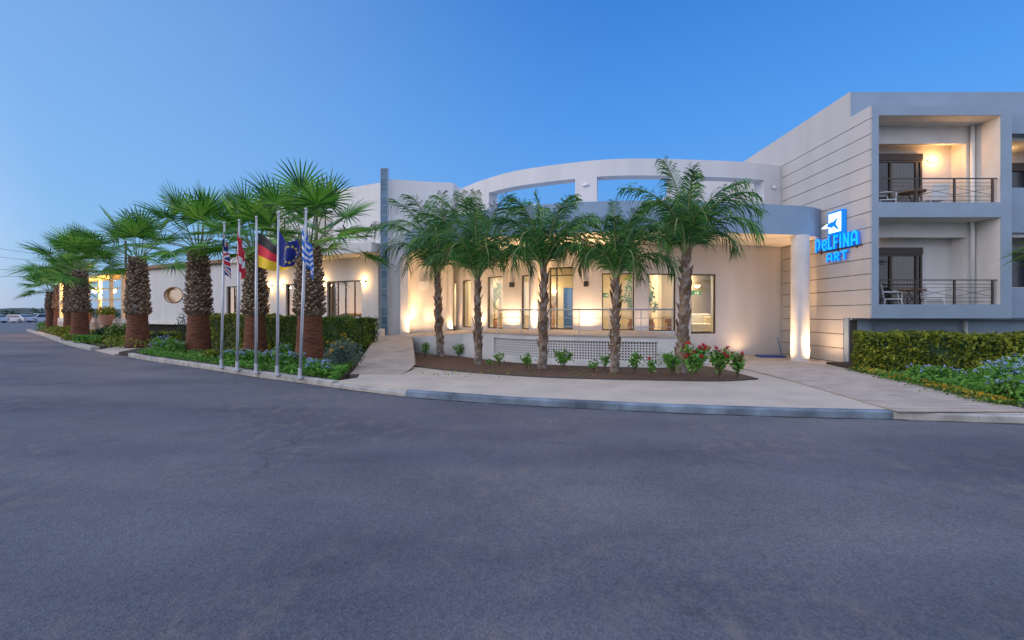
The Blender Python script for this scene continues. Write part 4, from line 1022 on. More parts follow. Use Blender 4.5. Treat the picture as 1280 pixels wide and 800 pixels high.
m = MB(); m.box(6.9, 8.3, 18.3, 19.0, .86, 1.2); m.build('seat', 'white2', t, bevel=.05); m = MB(); m.box(6.9, 8.3, 19.0, 19.2, .86, 1.6); m.build('backrest', 'white2', t, bevel=.05)
m = MB(); m.obox((8.15, 18.85, 1.33), (.18, 0, 0), (0, .05, .02), (0, -.03, .15)); tag(m.build('cushion', 'cream', bevel=.04), 'cream cushion on the pale sofa', 'cushion')
# entrance interior: blue door, picture, desk
p0 = at(705, 363, 23.5); p1 = at(716, 411, 23.5)
inner('interior_door', 'dark blue inner door seen through the glass entrance', 'door', lambda m: m.box(X(704.5,22), X(716,22), 22.0, 22.06, .9, 2.85), 'door_blue')
inner('framed_picture', 'small framed picture on the wall inside the entrance', 'picture', lambda m: m.box(X(690.5,23.4), X(696,23.4), 23.5, 23.57, Z(379,23.4), Z(370,23.4)), 'picture')
t = thing('reception_desk', 'brown reception desk inside the glass entrance', 'desk', (X(688,21), 21.5, .9))
m = MB(); m.box(X(677,21), X(695,21), 21.3, 21.8, .85, 1.95); m.build('front_panel', 'wood', t); m = MB(); m.box(X(676,21), X(696,21), 21.2, 21.9, 1.951, 2.02); m.build('counter_top', 'wood', t)
t = thing('interior_sconce', 'glowing sconce above the framed picture inside the entrance', 'lamp', at(693, 366, 23.3))
p = at(693, 364, 23.4); m = MB(); m.lathe((p[0], 23.5, p[2]-.1), [(.05, 0), (.12, .1), (.11, .11)], 14); m.build('bowl', 'glow_lens', t); lamp('POINT', (p[0], 23.3, p[2]+.15), 8, (1,.7,.35), t)
# potted tree in the hall
def indoor_tree(px, Y, label, h=2.2, n=380, w=.42, base=.9):
    x = X(px, Y); t = thing('potted_tree', label, 'potted plant', (x, Y, base)); r = random.Random(int(px))
    m = MB(); m.lathe((x, Y, base), [(.10, 0), (.17, .2), (.15, .36), (.10, .42), (.14, .48), (.12, .49)], 18); m.build('pot', 'terracotta', t, smooth=False)
    m = MB(); m.tube([(x, Y, base+.4), (x+.03, Y, base+.9), (x-.02, Y, base+h*.75)], .018, 6); m.build('stem', 'stem', t)
    m = MB()
    for k in range(7):
        c = (x+r.uniform(-w, w)*.7, Y+r.uniform(-.2, .2), base+.95+(h-.95)*k/7); clump(m, c, w*.6, .25, .2, n//7, .075, r, shell=0)
    m.build('foliage', 'bush_leaf', t)
indoor_tree(790, 17.75, 'leafy potted tree in a terracotta pot behind the wide window')
indoor_tree(813, 17.9, 'narrow potted plant behind the left edge of the next window', 1.7, 120, .2)
indoor_tree(618, 20.1, 'reddish leafed plant behind the window left of the railing', 2.0, 300, .35)
m = MB(); m.box(X(833,17.9), X(842,17.9), 17.8, 18.1, .86, 1.25); m.box(X(833,17.9), X(842,17.9), 18.05, 18.1, 1.25, 1.4); tag(m.build('wooden_chest', 'wood', bevel=.02), 'small brown wooden chest behind the fourth wide window', 'chest')
t = thing('blue_dustpan', 'blue long-handled dustpan lying by the grooved wall', 'dustpan', (9.35, 16.5, .05))
m = MB(); m.prism([(8.85,16.2), (9.7,16.1), (9.75,16.6), (8.95,16.75)], .04, .10); m.build('pan', 'bluebroom', t); m = MB(); m.tube([(9.7, 16.35, .08), (9.62, 16.5, .75)], .015, 6); m.build('handle', 'bluebroom', t)
m = MB(); p = at(529, 357, 20.5); m.obox((p[0], 20.62, p[2]), (.22, .045, 0), (-.004, .012, 0), (0, 0, .2)); tag(m.build('wall_plaque', 'plastic_white'), 'small pale square plaque on the beige wall left of the windows', 'plaque')
# ================================================================== FLAGS
def flag_mesh(shape, colour, mats, nu=84, nv=56):
    m = MB(); 
    V = [[m.vert(shape(i/nu, j/nv)) for i in range(nu+1)] for j in range(nv+1)]
    for j in range(nv):
        for i in range(nu):
            m.f.append([V[j][i], V[j][i+1], V[j+1][i+1], V[j+1][i]]); m.m.append(colour((i+.5)/nu, (j+.5)/nv))
    return m
def uk(u, v):
    x = u*60; y = v*30
    if abs(x-30) < 3 or abs(y-15) < 3: return 1
    if abs(x-30) < 5 or abs(y-15) < 5: return 2
    for s in (1, -1):
        d = (s*(x-30)/2-(y-15))*.894
        dd = abs(d)
        if dd < 1: return 1
        if dd < 3: return 2
    return 0
def austria(u, v): return 0 if v < 1/3 or v > 2/3 else 1
def german(u, v): return 0 if v < .333 else (1 if v < .667 else 2)
def eu(u, v):
    x = u*1.5-.75; y = v-.5
    for k in range(12):
        a = k*math.pi/6; cx = .333*math.cos(a); cy_ = .333*math.sin(a); q = math.atan2(x-cx, -(y-cy_)); rr2 = math.hypot(x-cx, y-cy_)
        if rr2 < .038+.03*max(0, math.cos(5*q)): return 1
    return 0
def greek(u, v):
    k = int(v*9)
    if u < .37 and k < 5: return 1 if (abs(u-.185) < .037 or k == 2) else 0
    return 0 if k % 2 == 0 else 1
def limp(x, y, zt, h, w, drop, side=1, ph=0):
    def f(u, v):
        uu = u**.75
        fold = math.sin(u*13+ph+v*1.5)
        return (x+.03*side+side*w*uu*(.85+.3*v)+.035*fold*u, y-.03+.075*fold*min(1, u*3)-.04*u, zt-h*v*(1-.1*u)-drop*u**.9+.03*math.sin(v*6+u*4)*u)
    return f
def flagset(px, bpy_, tpx, tpy, name_label, pole_label, mk):
    Y = 1.46*F/(bpy_-392); x = X(px, Y); zt = Z(tpy, Y); xt = X(tpx, Y)
    t = thing('flagpole', pole_label, 'flagpole', (x, Y, .13), 'white flagpoles along the kerb')
    m = MB(); m.tube([(x, Y, .1), ((x+xt)/2, Y, zt/2), (xt, Y, zt)], [.036, .033, .022], 12); m.build('mast', 'pole', t, smooth=True)
    m = MB(); m.sphere((xt, Y, zt+.03), .035, 10, 6); m.build('finial', 'pole', t)
    m = MB(); m.box(x-.08, x+.08, Y-.08, Y+.08, .12, .15); m.tube([(x, Y, .15), (x, Y, .35)], .045, 10); m.build('base', 'pole', t)
    m = MB(); m.tube([(x+.045, Y-.02, .9), ((x+xt)/2+.045, Y-.025, zt/2), (xt+.03, Y-.02, zt)], .004, 4); m.build('halyard', 'plastic_white', t)
    fm, mats, kd = mk(xt, Y, x)
    o = fm.build(kd, mats, smooth=True); tag(o, name_label, 'flag', 'national flags on the poles')
def mk_uk(xt, Y, x): return flag_mesh(limp(xt-.07+.02, Y, Z(293, Y), .80, .15, .5, 1, .5), uk, None), ['f_blue', 'f_red', 'f_white'], 'flag'
def mk_at(xt, Y, x): return flag_mesh(limp(xt-.06, Y, Z(288, Y), .78, .16, .58, 1, 2.2), austria, None), ['f_red', 'f_white'], 'flag'
def mk_gr(xt, Y, x): return flag_mesh(limp(xt+.12, Y-.03, Z(285, Y), .72, .33, .5, -1, 1.0) if False else limp(xt-.10, Y-.02, Z(285, Y), .72, .27, .52, 1, 4.0), greek, None), ['f_greek', 'f_white'], 'flag'
def mk_de(xt, Y, x):
    z0 = Z(290, Y)
    def f(u, v):
        zt = z0-.70*u**.95+.02*math.sin(u*9); zb = z0-.86-.13*math.sin(math.pi*u*.9)+.02*u
        fold = math.sin(u*9+v*2.5+.6)
        return (xt+.03+1.05*u-.03*v*u, Y+.02-.16*u+.07*fold*min(1, u*3), zt+(zb-zt)*v)
    return flag_mesh(f, german, None), ['f_black', 'f_red', 'f_gold'], 'flag'
def mk_eu(xt, Y, x):
    z0 = Z(288, Y)
    def f(u, v):
        zt = z0-.34*math.sin(min(1, u*1.9)*math.pi/2)+.25*max(0, u-.45)*1.4-.25*max(0, u-.85)*3; zb = z0-.84+.0*u+.20*max(0, u-.7)*2-.06*math.sin(u*5)
        return (xt+.03+.50*u+.06*math.sin(v*3.0)*u, Y-.03-.05*u+.09*math.sin(u*10+v*1.3)*min(1, u*3), zt+(zb-zt)*v)
    return flag_mesh(f, eu, None), ['f_eu', 'f_star'], 'flag'
flagset(276.7, 458.7, 280.5, 280, 'limp British flag in red, white and blue', 'leftmost flagpole, flying the British flag', mk_uk)
flagset(296.5, 462, 299, 277, 'limp Austrian flag in red and white stripes', 'flagpole flying the Austrian flag', mk_at)
flagset(320, 465, 320.5, 273, 'German flag in black, red and gold blown to the right', 'flagpole flying the German flag', mk_de)
flagset(346.5, 468, 348, 268, 'dark blue European Union flag with ring of gold stars', 'flagpole flying the blue EU flag', mk_eu)
flagset(375, 471.5, 382.5, 263, 'limp Greek flag in blue and white stripes', 'leaning rightmost flagpole, flying the Greek flag', mk_gr)
# ================================================================== FAN PALMS
def fan_palm(x, y, z0, zt, hc, rb, seed, label, nleaf=26, group='fan palms along the kerb', spread=1.0, lean=(0, 0), zred=1.15, lo=False):
    r = random.Random(seed); t = thing('fan_palm', label, 'palm tree', (x, y, z0), group)
    def ax(z): k = (z-z0)/(zt-z0); return Vector((x+lean[0]*k, y+lean[1]*k, z))
    # smooth reddish foot
    m = MB(); zr = z0+zred; pts = []; rad = []; K = 14
    for k in range(K+1):
        z = z0-.05+(zr-z0+.05)*k/K; pts.append(ax(z)); rad.append(rb*(1.12-.26*(k/K)**.8)*(1+.02*math.sin(k*2.1)))
    m.tube(pts, rad, 20); m.build('trunk_foot', 'trunk_red', t, smooth=True)
    m = MB(); pts = [ax(zr-.05+(zt-zr+.1)*k/8) for k in range(9)]; m.tube(pts, [rb*(.93-.42*(k/8)) for k in range(9)], 16); m.build('trunk', 'trunk_grey', t, smooth=True)
    # old leaf bases: spiral of short split stubs
    m = MB(); nrow = int((zt-zr)/.085); per_ = 13
    for i in range(nrow):
        z = zr+(zt-zr)*i/nrow; R0 = rb*(.96-.40*(i/nrow))
        for j in range(per_):
            if r.random() < .08: continue
            a = 2*math.pi*(j+(i % 2)*.5+r.uniform(-.28, .28))/per_; o = Vector((math.cos(a), math.sin(a), 0)); sd = Vector((-math.sin(a), math.cos(a), 0)); c = ax(z+r.uniform(-.035, .035))
            w = .075*r.uniform(.6, 1.2); ln = r.uniform(.09, .16); out = r.uniform(.06, .14)
            b0 = c+o*R0*.93; tip = c+o*(R0+out)+Vector((0, 0, ln)); th = Vector((0,0,-.035))
            v = [b0-sd*w, b0+sd*w, tip+sd*w*.5, tip-sd*w*.5]
            q = [p+th+o*.02 for p in v]
            i0 = len(m.v)
            for p in v+q: m.v.append((p.x, p.y, p.z))
            for fc in ((0,1,2,3), (4,7,6,5), (0,3,7,4), (1,5,6,2), (3,2,6,7)): m.f.append([i0+g for g in fc]); m.m.append(1 if fc == (3,2,6,7) else 0)
    m.build('leaf_bases', ['boot', 'boot_tip'], t)
    pm = MB(); lm = MB(); top = ax(zt)
    g = 2.39996
    for i in range(nleaf):
        f = i/(nleaf-1)                     # 0 = youngest, upright; 1 = oldest, drooping
        az = i*g+r.uniform(-.2, .2); el = R(84-86*f**1.1+r.uniform(-9, 9)); 
        pl = (.66+.50*r.random())*hc*spread
        d = Vector((math.cos(az)*math.cos(el), math.sin(az)*math.cos(el), math.sin(el)))
        st = top+Vector((math.cos(az), math.sin(az), 0))*rb*.45+Vector((0, 0, .25*(1-f)-.1)); mid = st+d*pl*.55+Vector((0,0,.03)); sag = .10*math.cos(el)*pl
        hub = st+d*pl+Vector((0, 0, -sag)); dd = (hub-mid).normalized()
        pm.tube([st, mid, hub], [.026, .016, .011], 5, caps=False, sq=.6)
        side = dd.cross(Vector((0,0,1)))
        if side.length < .15: side = Vector((math.sin(az), -math.cos(az), 0))
        side.normalize(); nrm = side.cross(dd).normalized()
        tw = r.uniform(-.5, .5); side, nrm = side*math.cos(tw)+nrm*math.sin(tw), nrm*math.cos(tw)-side*math.sin(tw)
        Lb = hc*r.uniform(.78, .96); NS = 26 if not lo else 18; amax = R(r.uniform(112, 128))
        for s in range(NS):
            th = -amax+2*amax*(s+.5)/NS; Ls = Lb*(1-.30*(abs(th)/amax)**1.6)*r.uniform(.93, 1.04); dt = amax/NS
            dr = dd*math.cos(th)+side*math.sin(th); tn = side*math.cos(th)-dd*math.sin(th)
            droop = r.uniform(.06, .22)*(1+.8*f); cup = r.uniform(.05, .2) if s == 0 else cup
            rows = []
            for q_, (fr_, wf) in enumerate(((.03, 1.), (.28, 1.), (.45, .70), (.75, .38), (1.0, .03))):
                rr_ = Ls*fr_; wd = (rr_ if fr_ < .5 else Ls*.50)*math.tan(dt)*wf
                c = hub+dr*rr_+nrm*(cup*rr_*(.3+abs(th)/amax))+Vector((0,0,-1))*(droop*Ls*max(0, fr_-.25)**2*1.4)
                rows.append((c-tn*wd, c-nrm*wd*.55, c+tn*wd))
            i0 = len(lm.v)
            for a_ in rows:
                for p in a_: lm.v.append((p.x, p.y, p.z))
            for k in range(4):
                for e in (0, 1): lm.f.append([i0+k*3+e, i0+k*3+e+1, i0+(k+1)*3+e+1, i0+(k+1)*3+e]); lm.m.append(0)
    pm.build('leaf_stalks', 'petiole', t, smooth=True); lm.build('crown', 'fan', t)
    return t
fan_palm(X(387,14.2), 14.2, .1, 3.72, 1.42, .40, 1, 'largest fan palm, behind the Greek flag pole', 23, zred=1.5)
fan_palm(X(319,16.6), 16.6, .1, 3.93, 1.36, .37, 2, 'fan palm directly behind the German flag pole', 23, zred=1.5)
fan_palm(X(248,17.4), 17.4, .1, 4.12, 1.38, .40, 3, 'fan palm standing just left of the British flag pole', 24, zred=1.5)
fan_palm(X(172,21.2), 21.2, .1, 4.2, 1.40, .44, 4, 'fan palm standing in front of the pergola end of the wall', 23, zred=1.5)
fan_palm(X(100,25.6), 25.6, .1, 3.98, 1.5, .40, 5, 'fan palm at the left end of the lit pergola', 24, zred=1.65)
fan_palm(X(86,31.5), 31.5, .1, 3.9, 1.35, .30, 6, 'slimmer fan palm just left of the pergola palm', 22, lo=True, zred=1.6)
fan_palm(X(74,39.5), 39.5, .1, 4.0, 1.45, .38, 7, 'right one of the two farthest small fan palms', 22, lo=True, zred=1.9)
fan_palm(X(63,41.5), 41.5, .1, 3.6, 1.5, .34, 8, 'left one of the two farthest small fan palms', 22, lo=True, zred=1.9)
fan_palm(13.6, 9.6, .1, 3.45, 1.15, .3, 9, 'fan palm whose leaf tips enter at the right edge beside the balcony', 30, group=None)
# ================================================================== FEATHER PALMS
def feather_palm(x, y, z0, zt, L0, rb, seed, label, nf=24, bend=(0, 0), rise=30):
    r = random.Random(seed); t = thing('feather_palm', label, 'palm tree', (x, y, z0), 'feather palms in front of the entrance')
    K = 26; pts = []; rad = []
    for k in range(K+1):
        f = k/K; pts.append(Vector((x+bend[0]*math.sin(f*math.pi/2)+.015*math.sin(k*1.3+seed), y+bend[1]*f, z0-.04+(zt-z0+.04)*f)))
        rad.append(rb*(1.18-.18*min(1, f*5))*(1-.22*f)*(1+.045*math.sin(k*2.6)))
    m = MB(); m.tube(pts, rad, 16); m.build('trunk', 'trunk_grey', t, smooth=True)
    # ragged husks: old leaf bases clasping the upper two thirds of the trunk
    m = MB()
    for i in range(46):
        f = .16+.84*i/46; a = i*2.4; c = pts[min(K, int(f*K))]; R0 = rad[min(K, int(f*K))]; o = Vector((math.cos(a), math.sin(a), 0)); sd = Vector((-o.y, o.x, 0))
        h = r.uniform(.14, .30); w = R0*r.uniform(.45, .8); out = r.uniform(.015, .06)
        A = [c+o*R0*.9-sd*w, c+o*R0*.9+sd*w]; B = [c+o*(R0+out)+sd*w*.7+Vector((0,0,h*.7)), c+o*(R0+out)-sd*w*.7+Vector((0,0,h*.7))]; C = c+o*(R0+out+.03)+Vector((0,0,h))+sd*r.uniform(-.03, .03)
        i0 = len(m.v)
        for p in A+B+[C]: m.v.append((p.x, p.y, p.z))
        for p in A+B+[C]: q = p-o*.02; m.v.append((q.x, q.y, q.z))
        for fc in ((0,1,2,3), (3,2,4), (6,5,8,7), (7,8,9), (1,6,7,2), (0,3,8,5), (2,7,9,4), (3,4,9,8)): m.f.append([i0+g_ for g_ in fc]); m.m.append(0)
    m.build('husks', 'boot', t)
    top = pts[-1]; rm = MB(); lm = MB()
    for i in range(nf):
        f = i/(nf-1); az = i*2.39996+r.uniform(-.25, .25)+seed; e0 = R(88-rise*f**.9+r.uniform(-6, 6)); Lf = L0*(.80+.25*math.sin(math.pi*min(1, .25+f*.75)))*r.uniform(.88, 1.08)
        if i == 0: Lf = L0*.95; e0 = R(90)
        curl = R(52+112*f+r.uniform(-15, 15)) if i else R(14)
        p = top+Vector((math.cos(az), math.sin(az), 0))*rb*.4; ns = 16; P = [p.copy()]; D = []
        for k in range(ns):
            s = (k+.5)/ns; e = e0-curl*s**1.75; d = Vector((math.cos(az)*math.cos(e), math.sin(az)*math.cos(e), math.sin(e))); p = p+d*Lf/ns; P.append(p.copy()); D.append(d)
        D.append(D[-1]); rm.tube(P, [.028*(1-.85*k/ns)+.003 for k in range(ns+1)], 5, caps=False)
        nl = 54; side0 = Vector((-math.sin(az), math.cos(az), 0)); roll = r.uniform(-.5, .5)
        for k in range(nl):
            s = .14+.86*k/nl; q = s*ns; j = min(ns-1, int(q)); c = P[j].lerp(P[j+1], q-j); d = D[j]; up = side0.cross(d).normalized()*-1
            if up.z < 0: up = -up
            sd = side0*math.cos(roll)+up*math.sin(roll)
            ll = L0*.27*(math.sin(math.pi*(.14+.80*s))**.6)*r.uniform(.8, 1.15)+.06
            for sg in (-1, 1):
                v = (sd*sg*.80+d*(.50+.5*s)+up*(r.choice((-.30, .05, .40))+r.uniform(-.1, .1))).normalized(); w = (d*.6+up*.4).normalized()*.0105
                a = c; b = c+v*ll*.5+Vector((0,0,-.10*ll)); e_ = c+v*ll*.80+Vector((0,0,-ll*r.uniform(.28, .75)))
                i0 = len(lm.v)
                for p_ in (a-w, a+w, b-w*1.25, b+w*1.25, e_): lm.v.append((p_.x, p_.y, p_.z))
                lm.f.append([i0, i0+1, i0+3, i0+2]); lm.m.append(0); lm.f.append([i0+2, i0+3, i0+4]); lm.m.append(0)
    rm.build('frond_ribs', 'rachis', t, smooth=True); lm.build('fronds', 'frond', t)
    return t
def fp(px, py, tp, *a, **k):
    x, y = gr(px, py, .03); tx, ty = tp
    feather_palm(x, y, zg(y)+.02, Z(ty, y), *a, bend=(X(tx, y)-x, 0), **k)
fp(551, 446, (547, 344), 3.25, .125, 1, 'feather palm farthest left, beside the plain beige wall', nf=18, rise=28)
fp(598, 456, (597, 350), 2.9, .10, 2, 'feather palm second from the left, with a slender forked base of fronds', nf=18, rise=28)
fp(678, 461, (680, 336), 2.3, .115, 3, 'feather palm in front of the glass entrance doors', nf=17)
fp(768, 465, (770, 348), 2.05, .105, 4, 'shorter feather palm in front of the right end of the lattice', nf=18)
fp(850, 467, (857, 318), 2.25, .13, 5, 'tallest feather palm, farthest right, reaching over the ring openings', nf=20)
# ================================================================== SHRUBS
def hedge(name, a, b, w, h, leaf, n, label, seed, s=.05, z0=.1, dome=.05, mats=None):
    r = random.Random(seed); a = Vector(a); b = Vector(b); d = (b-a); Ln = d.length; d /= Ln; nn = Vector((-d.y, d.x))
    t = thing(name, label, 'hedge', ((a.x+b.x)/2, (a.y+b.y)/2, z0))
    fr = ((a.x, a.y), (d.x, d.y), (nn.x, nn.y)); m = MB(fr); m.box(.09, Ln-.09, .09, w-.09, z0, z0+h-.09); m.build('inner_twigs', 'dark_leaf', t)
    m = MB(); areas = [Ln*h, Ln*w, Ln*h*.4, w*h, w*h]; tot = sum(areas)
    def bumpf(u, v): return .05*math.sin(u*3.1+seed)+.035*math.sin(u*7.3+v*5)+.03*math.sin(v*9+u*2)
    for _ in range(n):
        q = r.uniform(0, tot); k = 0
        while q > areas[k]: q -= areas[k]; k += 1
        u = r.uniform(0, Ln); v = r.uniform(0, w); z = r.uniform(0, h); dp = abs(r.gauss(0, .045))-.02
        if k == 0: p = (u, dp+bumpf(u, z), z)
        elif k == 1: p = (u, v, h-dp+bumpf(u, v)*.7)
        elif k == 2: p = (u, w-dp, z)
        elif k == 3: p = (dp+bumpf(v, z), v, z)
        else: p = (Ln-dp-bumpf(v, z), v, z)
        c = a+d*p[0]+nn*p[1]; leafquad(m, (c.x, c.y, z0+p[2]), s*r.uniform(.6, 1.3), r)
    for _ in range(int(Ln*14)):      # shoots above the clipped top
        u = r.uniform(0, Ln); v = r.uniform(0, w); c = a+d*u+nn*v; hh = r.uniform(.04, .16)
        for k in range(4): leafquad(m, (c.x+r.uniform(-.02,.02), c.y+r.uniform(-.02,.02), z0+h+hh*k/4), s*.8, r)
    m.build('foliage', leaf, t); return t
hedge('clipped_hedge', (9.25, 12.0), (12.4, 10.25), 1.6, .93, 'hedge_gold', 11000, 'clipped yellow-green hedge below the framed balconies', 3, s=.058, z0=.12)
hedge('clipped_hedge', (12.5, 10.2), (14.0, 9.5), 1.6, .93, 'hedge_gold', 3000, 'continuation of the yellow-green hedge at the right picture edge', 4, s=.05, z0=.12)
hedge('clipped_hedge', (-9.6, 18.3), (-5.45, 16.6), .9, 1.32, 'hedge_leaf', 13000, 'clipped dark green hedge behind the largest fan palm', 5, s=.045)
hedge('clipped_hedge', (-14.6, 20.8), (-9.7, 18.35), .8, 1.42, 'hedge_gold', 9000, 'yellow-topped hedge between the British flag and the round trunk', 6, s=.05)
hedge('clipped_hedge', (-19.2, 24.6), (-15.6, 23.2), .9, .45, 'yellow_leaf', 4000, 'low yellow-green border hedge beyond the driveway gap', 7, s=.05)
def bush(x, y, rx, ry, h, n, leaf, label, seed, name='flowering_shrub', cat='shrub', fl=None, nf=0, s=.05, z0=.12, group=None, fs=.02):
    r = random.Random(seed); t = thing(name, label, cat, (x, y, z0), group)
    m = MB()
    for k in range(9):
        a = r.uniform(0, 6.28); q = r.uniform(.2, .8); m.tube([(x, y, z0), (x+math.cos(a)*rx*q*.5, y+math.sin(a)*ry*q*.5, z0+h*.5), (x+math.cos(a)*rx*q, y+math.sin(a)*ry*q, z0+h*.85)], [.012, .008, .004], 4)
    m.build('stems', 'stem', t)
    m = MB(); lobes = []
    for k in range(9):
        a = r.uniform(0, 6.28); q = math.sqrt(r.random())*.62; lobes.append((x+math.cos(a)*rx*q, y+math.sin(a)*ry*q, z0+h*r.uniform(.35, .68), r.uniform(.34, .52)))
    for l_ in lobes: clump(m, l_[:3], rx*l_[3], ry*l_[3], h*.36*r.uniform(.8, 1.2), n//9, s, r, shell=.25)
    m.build('foliage', leaf, t)
    if fl:
        m = MB()
        for _ in range(nf):
            l_ = r.choice(lobes); v = Vector((r.gauss(0,1), r.gauss(0,1)-.5, abs(r.gauss(0,1))+.1)).normalized()
            c = Vector(l_[:3])+Vector((v.x*rx*l_[3], v.y*ry*l_[3], v.z*h*.38))*1.06
            for q in range(7): leafquad(m, c+Vector((r.uniform(-.035,.035), r.uniform(-.035,.035), r.uniform(-.015,.03))), fs*r.uniform(.8, 1.4), r)
        m.build('blossoms', fl, t)
    return t
# plumbago and other shrubs of the left bed: (px, ground py, rx, h)
bl = 'blue flowering shrubs behind the kerb'
B = [(208, 449, .75, .62, 'bush_leaf', 'bright green blue-flowered shrub at the driveway corner', 14),
     (235, 447, .6, .45, 'bush_leaf', 'blue-flowered shrub at the foot of the British flag palm', 10),
     (262, 457, .55, .34, 'yellow_leaf', 'low yellow-green shrub left of the British flag pole', 0),
     (287, 458, .5, .36, 'bush_leaf', 'blue-flowered shrub between the British and Austrian poles', 16),
     (309, 461, .5, .40, 'bush_leaf', 'blue-flowered shrub between the Austrian and German poles', 18),
     (333, 464, .5, .45, 'bush_leaf', 'blue-flowered shrub between the German and EU poles', 20),
     (361, 467, .55, .50, 'bush_leaf', 'blue-flowered shrub between the EU and Greek poles', 22),
     (399, 475, .50, .42, 'bush_leaf', 'blue-flowered shrub at the kerb corner right of the Greek pole', 22),
     (352, 455, .5, .55, 'bush_leaf', 'taller blue-flowered shrub against the hedge behind the EU pole', 14)]
for i, (px, py, rx, h, lf, lb, nf) in enumerate(B):
    x, y = gr(px, py-3); bush(x, y+.05, rx*.85, rx*.62, h, 950, lf, lb, 40+i, fl='flower_blue' if nf else None, nf=nf*2, s=.045, group=bl if nf else None)
x, y = gr(431, 463); bush(x, y, .62, .55, .85, 1700, 'grey_leaf', 'silver-grey shrub with yellow buds at the hedge corner beside the ramp', 60, fl='flower_yellow', nf=26, s=.04)
x, y = gr(300, 448); bush(x, y, .9, .5, .3, 700, 'yellow_leaf', 'low yellow-green shrub behind the Austrian flag pole', 61)
x, y = gr(213, 438); bush(x-.2, y+1, .35, .3, 1.5, 260, 'dark_leaf', 'thin tall sapling against the wall left of the British flag palm', 62, name='sapling', cat='plant')
for i, (px, py, rx, h, lf, lb) in enumerate(((136, 428, .9, .95, 'hedge_leaf', 'dark shrub left of the patterned trunk under the pergola'), (118, 427, .9, .9, 'dark_leaf', 'dark round shrub under the far globe lamp'), (190, 430, .8, .5, 'dark_leaf', 'dark low shrub right of the patterned trunk'),
        (70, 420, 1.2, .7, 'yellow_leaf', 'yellow-green shrub below the pair of slim palms'), (52, 412, 1.4, .8, 'bush_leaf', 'green shrub at the left tip of the far bed'), (95, 430, .8, .45, 'bush_leaf', 'low green shrub at the foot of the pergola palm'), (82, 427, .7, .4, 'yellow_leaf', 'low yellowish shrub at the bend of the far kerb'))):
    Y = 1.48*F/(py-392); bush(X(px, Y), Y+.6, rx, rx*.8, h, 900, lf, lb, 70+i, s=.075)
# right bed in front of the gold hedge
rb_ = [((8.6, 7.9), .5, .40, 'bush_leaf', 'flower_blue', 10, 'pale blue-flowered shrub at the road end of the right bed'),
       ((9.5, 8.9), .6, .55, 'bush_leaf', 'flower_blue', 26, 'tallest pale blue-flowered shrub in front of the gold hedge'),
       ((10.2, 8.2), .7, .55, 'bush_leaf', 'flower_blue', 26, 'pale blue-flowered shrub at the right picture edge'),
       ((9.15, 9.9), .45, .36, 'bush_leaf', 'flower_blue', 12, 'small pale blue-flowered shrub beside the boardwalk'),
       ((9.3, 7.6), .6, .45, 'bush_leaf', 'flower_pale', 8, 'white-flowered shrub near the right kerb'),
       ((10.6, 9.4), .8, .65, 'bush_leaf', 'flower_blue', 12, 'pale blue-flowered shrub against the gold hedge')]
for i, ((x, y), rx, h, lf, fl, nf, lb) in enumerate(rb_): bush(x, y, rx, rx*.8, h, 1100, lf, lb, 90+i, fl=fl, nf=nf*2, s=.04, group='shrubs of the right bed', fs=.022)
# ground cover: yellow-flowered border and low green cover
def cover(poly_fn, n, leaf, seed, name, label, s=.035, fl=None, nfl=0, zh=.1, z0=.12):
    r = random.Random(seed); m = MB()
    for k in range(n):
        x, y = poly_fn(r); leafquad(m, (x, y, z0+r.random()**2*zh), s*r.uniform(.6, 1.3), r, 0, flat=1 if r.random() < .4 else 0)
    for k in range(nfl):
        x, y = poly_fn(r); 
        for q in range(5): leafquad(m, (x+r.uniform(-.03,.03), y+r.uniform(-.03,.03), z0+zh*.8+r.uniform(0,.03)), .018, r, 1)
    tag(m.build(name, [leaf]+([fl] if fl else [])), label, 'ground cover', kind='stuff')
def along(a, b, w):
    a = Vector(a); b = Vector(b); n = (b-a).normalized(); n = Vector((-n.y, n.x))
    def f(r):
        u = r.random(); v = abs(r.gauss(0, .5))*w; p = a.lerp(b, u)+n*v; return p.x, p.y
    return f
cover(along((9.3, 12.0), (8.05, 7.2), -.35), 6500, 'hedge_leaf', 1, 'ground_cover', 'low yellow-flowered ground cover edging the boardwalk under the hedge', fl='flower_yellow', nfl=200)
cover(lambda r: (r.uniform(8.3, 12.5), r.uniform(7.1, 10.4)), 9000, 'bush_leaf', 2, 'ground_cover', 'low green ground cover filling the right bed', s=.045, zh=.22)
def leftbed(r):
    k = r.randrange(len(kb)-1); a = Vector(kb[k]); b = Vector(kb[k+1]); p = a.lerp(b, r.random()); x = p.x+r.uniform(0, .6); y = p.y+.12+abs(r.gauss(0, 1.0)); return min(x, -4.0-(y-10.6)*.215-r.uniform(0, .12)), y
cover(leftbed, 16000, 'bush_leaf', 3, 'ground_cover', 'low green ground cover behind the long kerb of the flag bed', s=.045, zh=.16)
def farbed(r):
    k = r.randrange(len(fkerb)-1); a = Vector(fkerb[k]); b = Vector(fkerb[k+1]); p = a.lerp(b, r.random()); return p.x+r.uniform(0, 2.5), p.y+.5+abs(r.gauss(0, 2.2))
cover(farbed, 9000, 'yellow_leaf', 4, 'ground_cover', 'yellow-green ground cover of the bed beyond the driveway gap', s=.09, zh=.35)
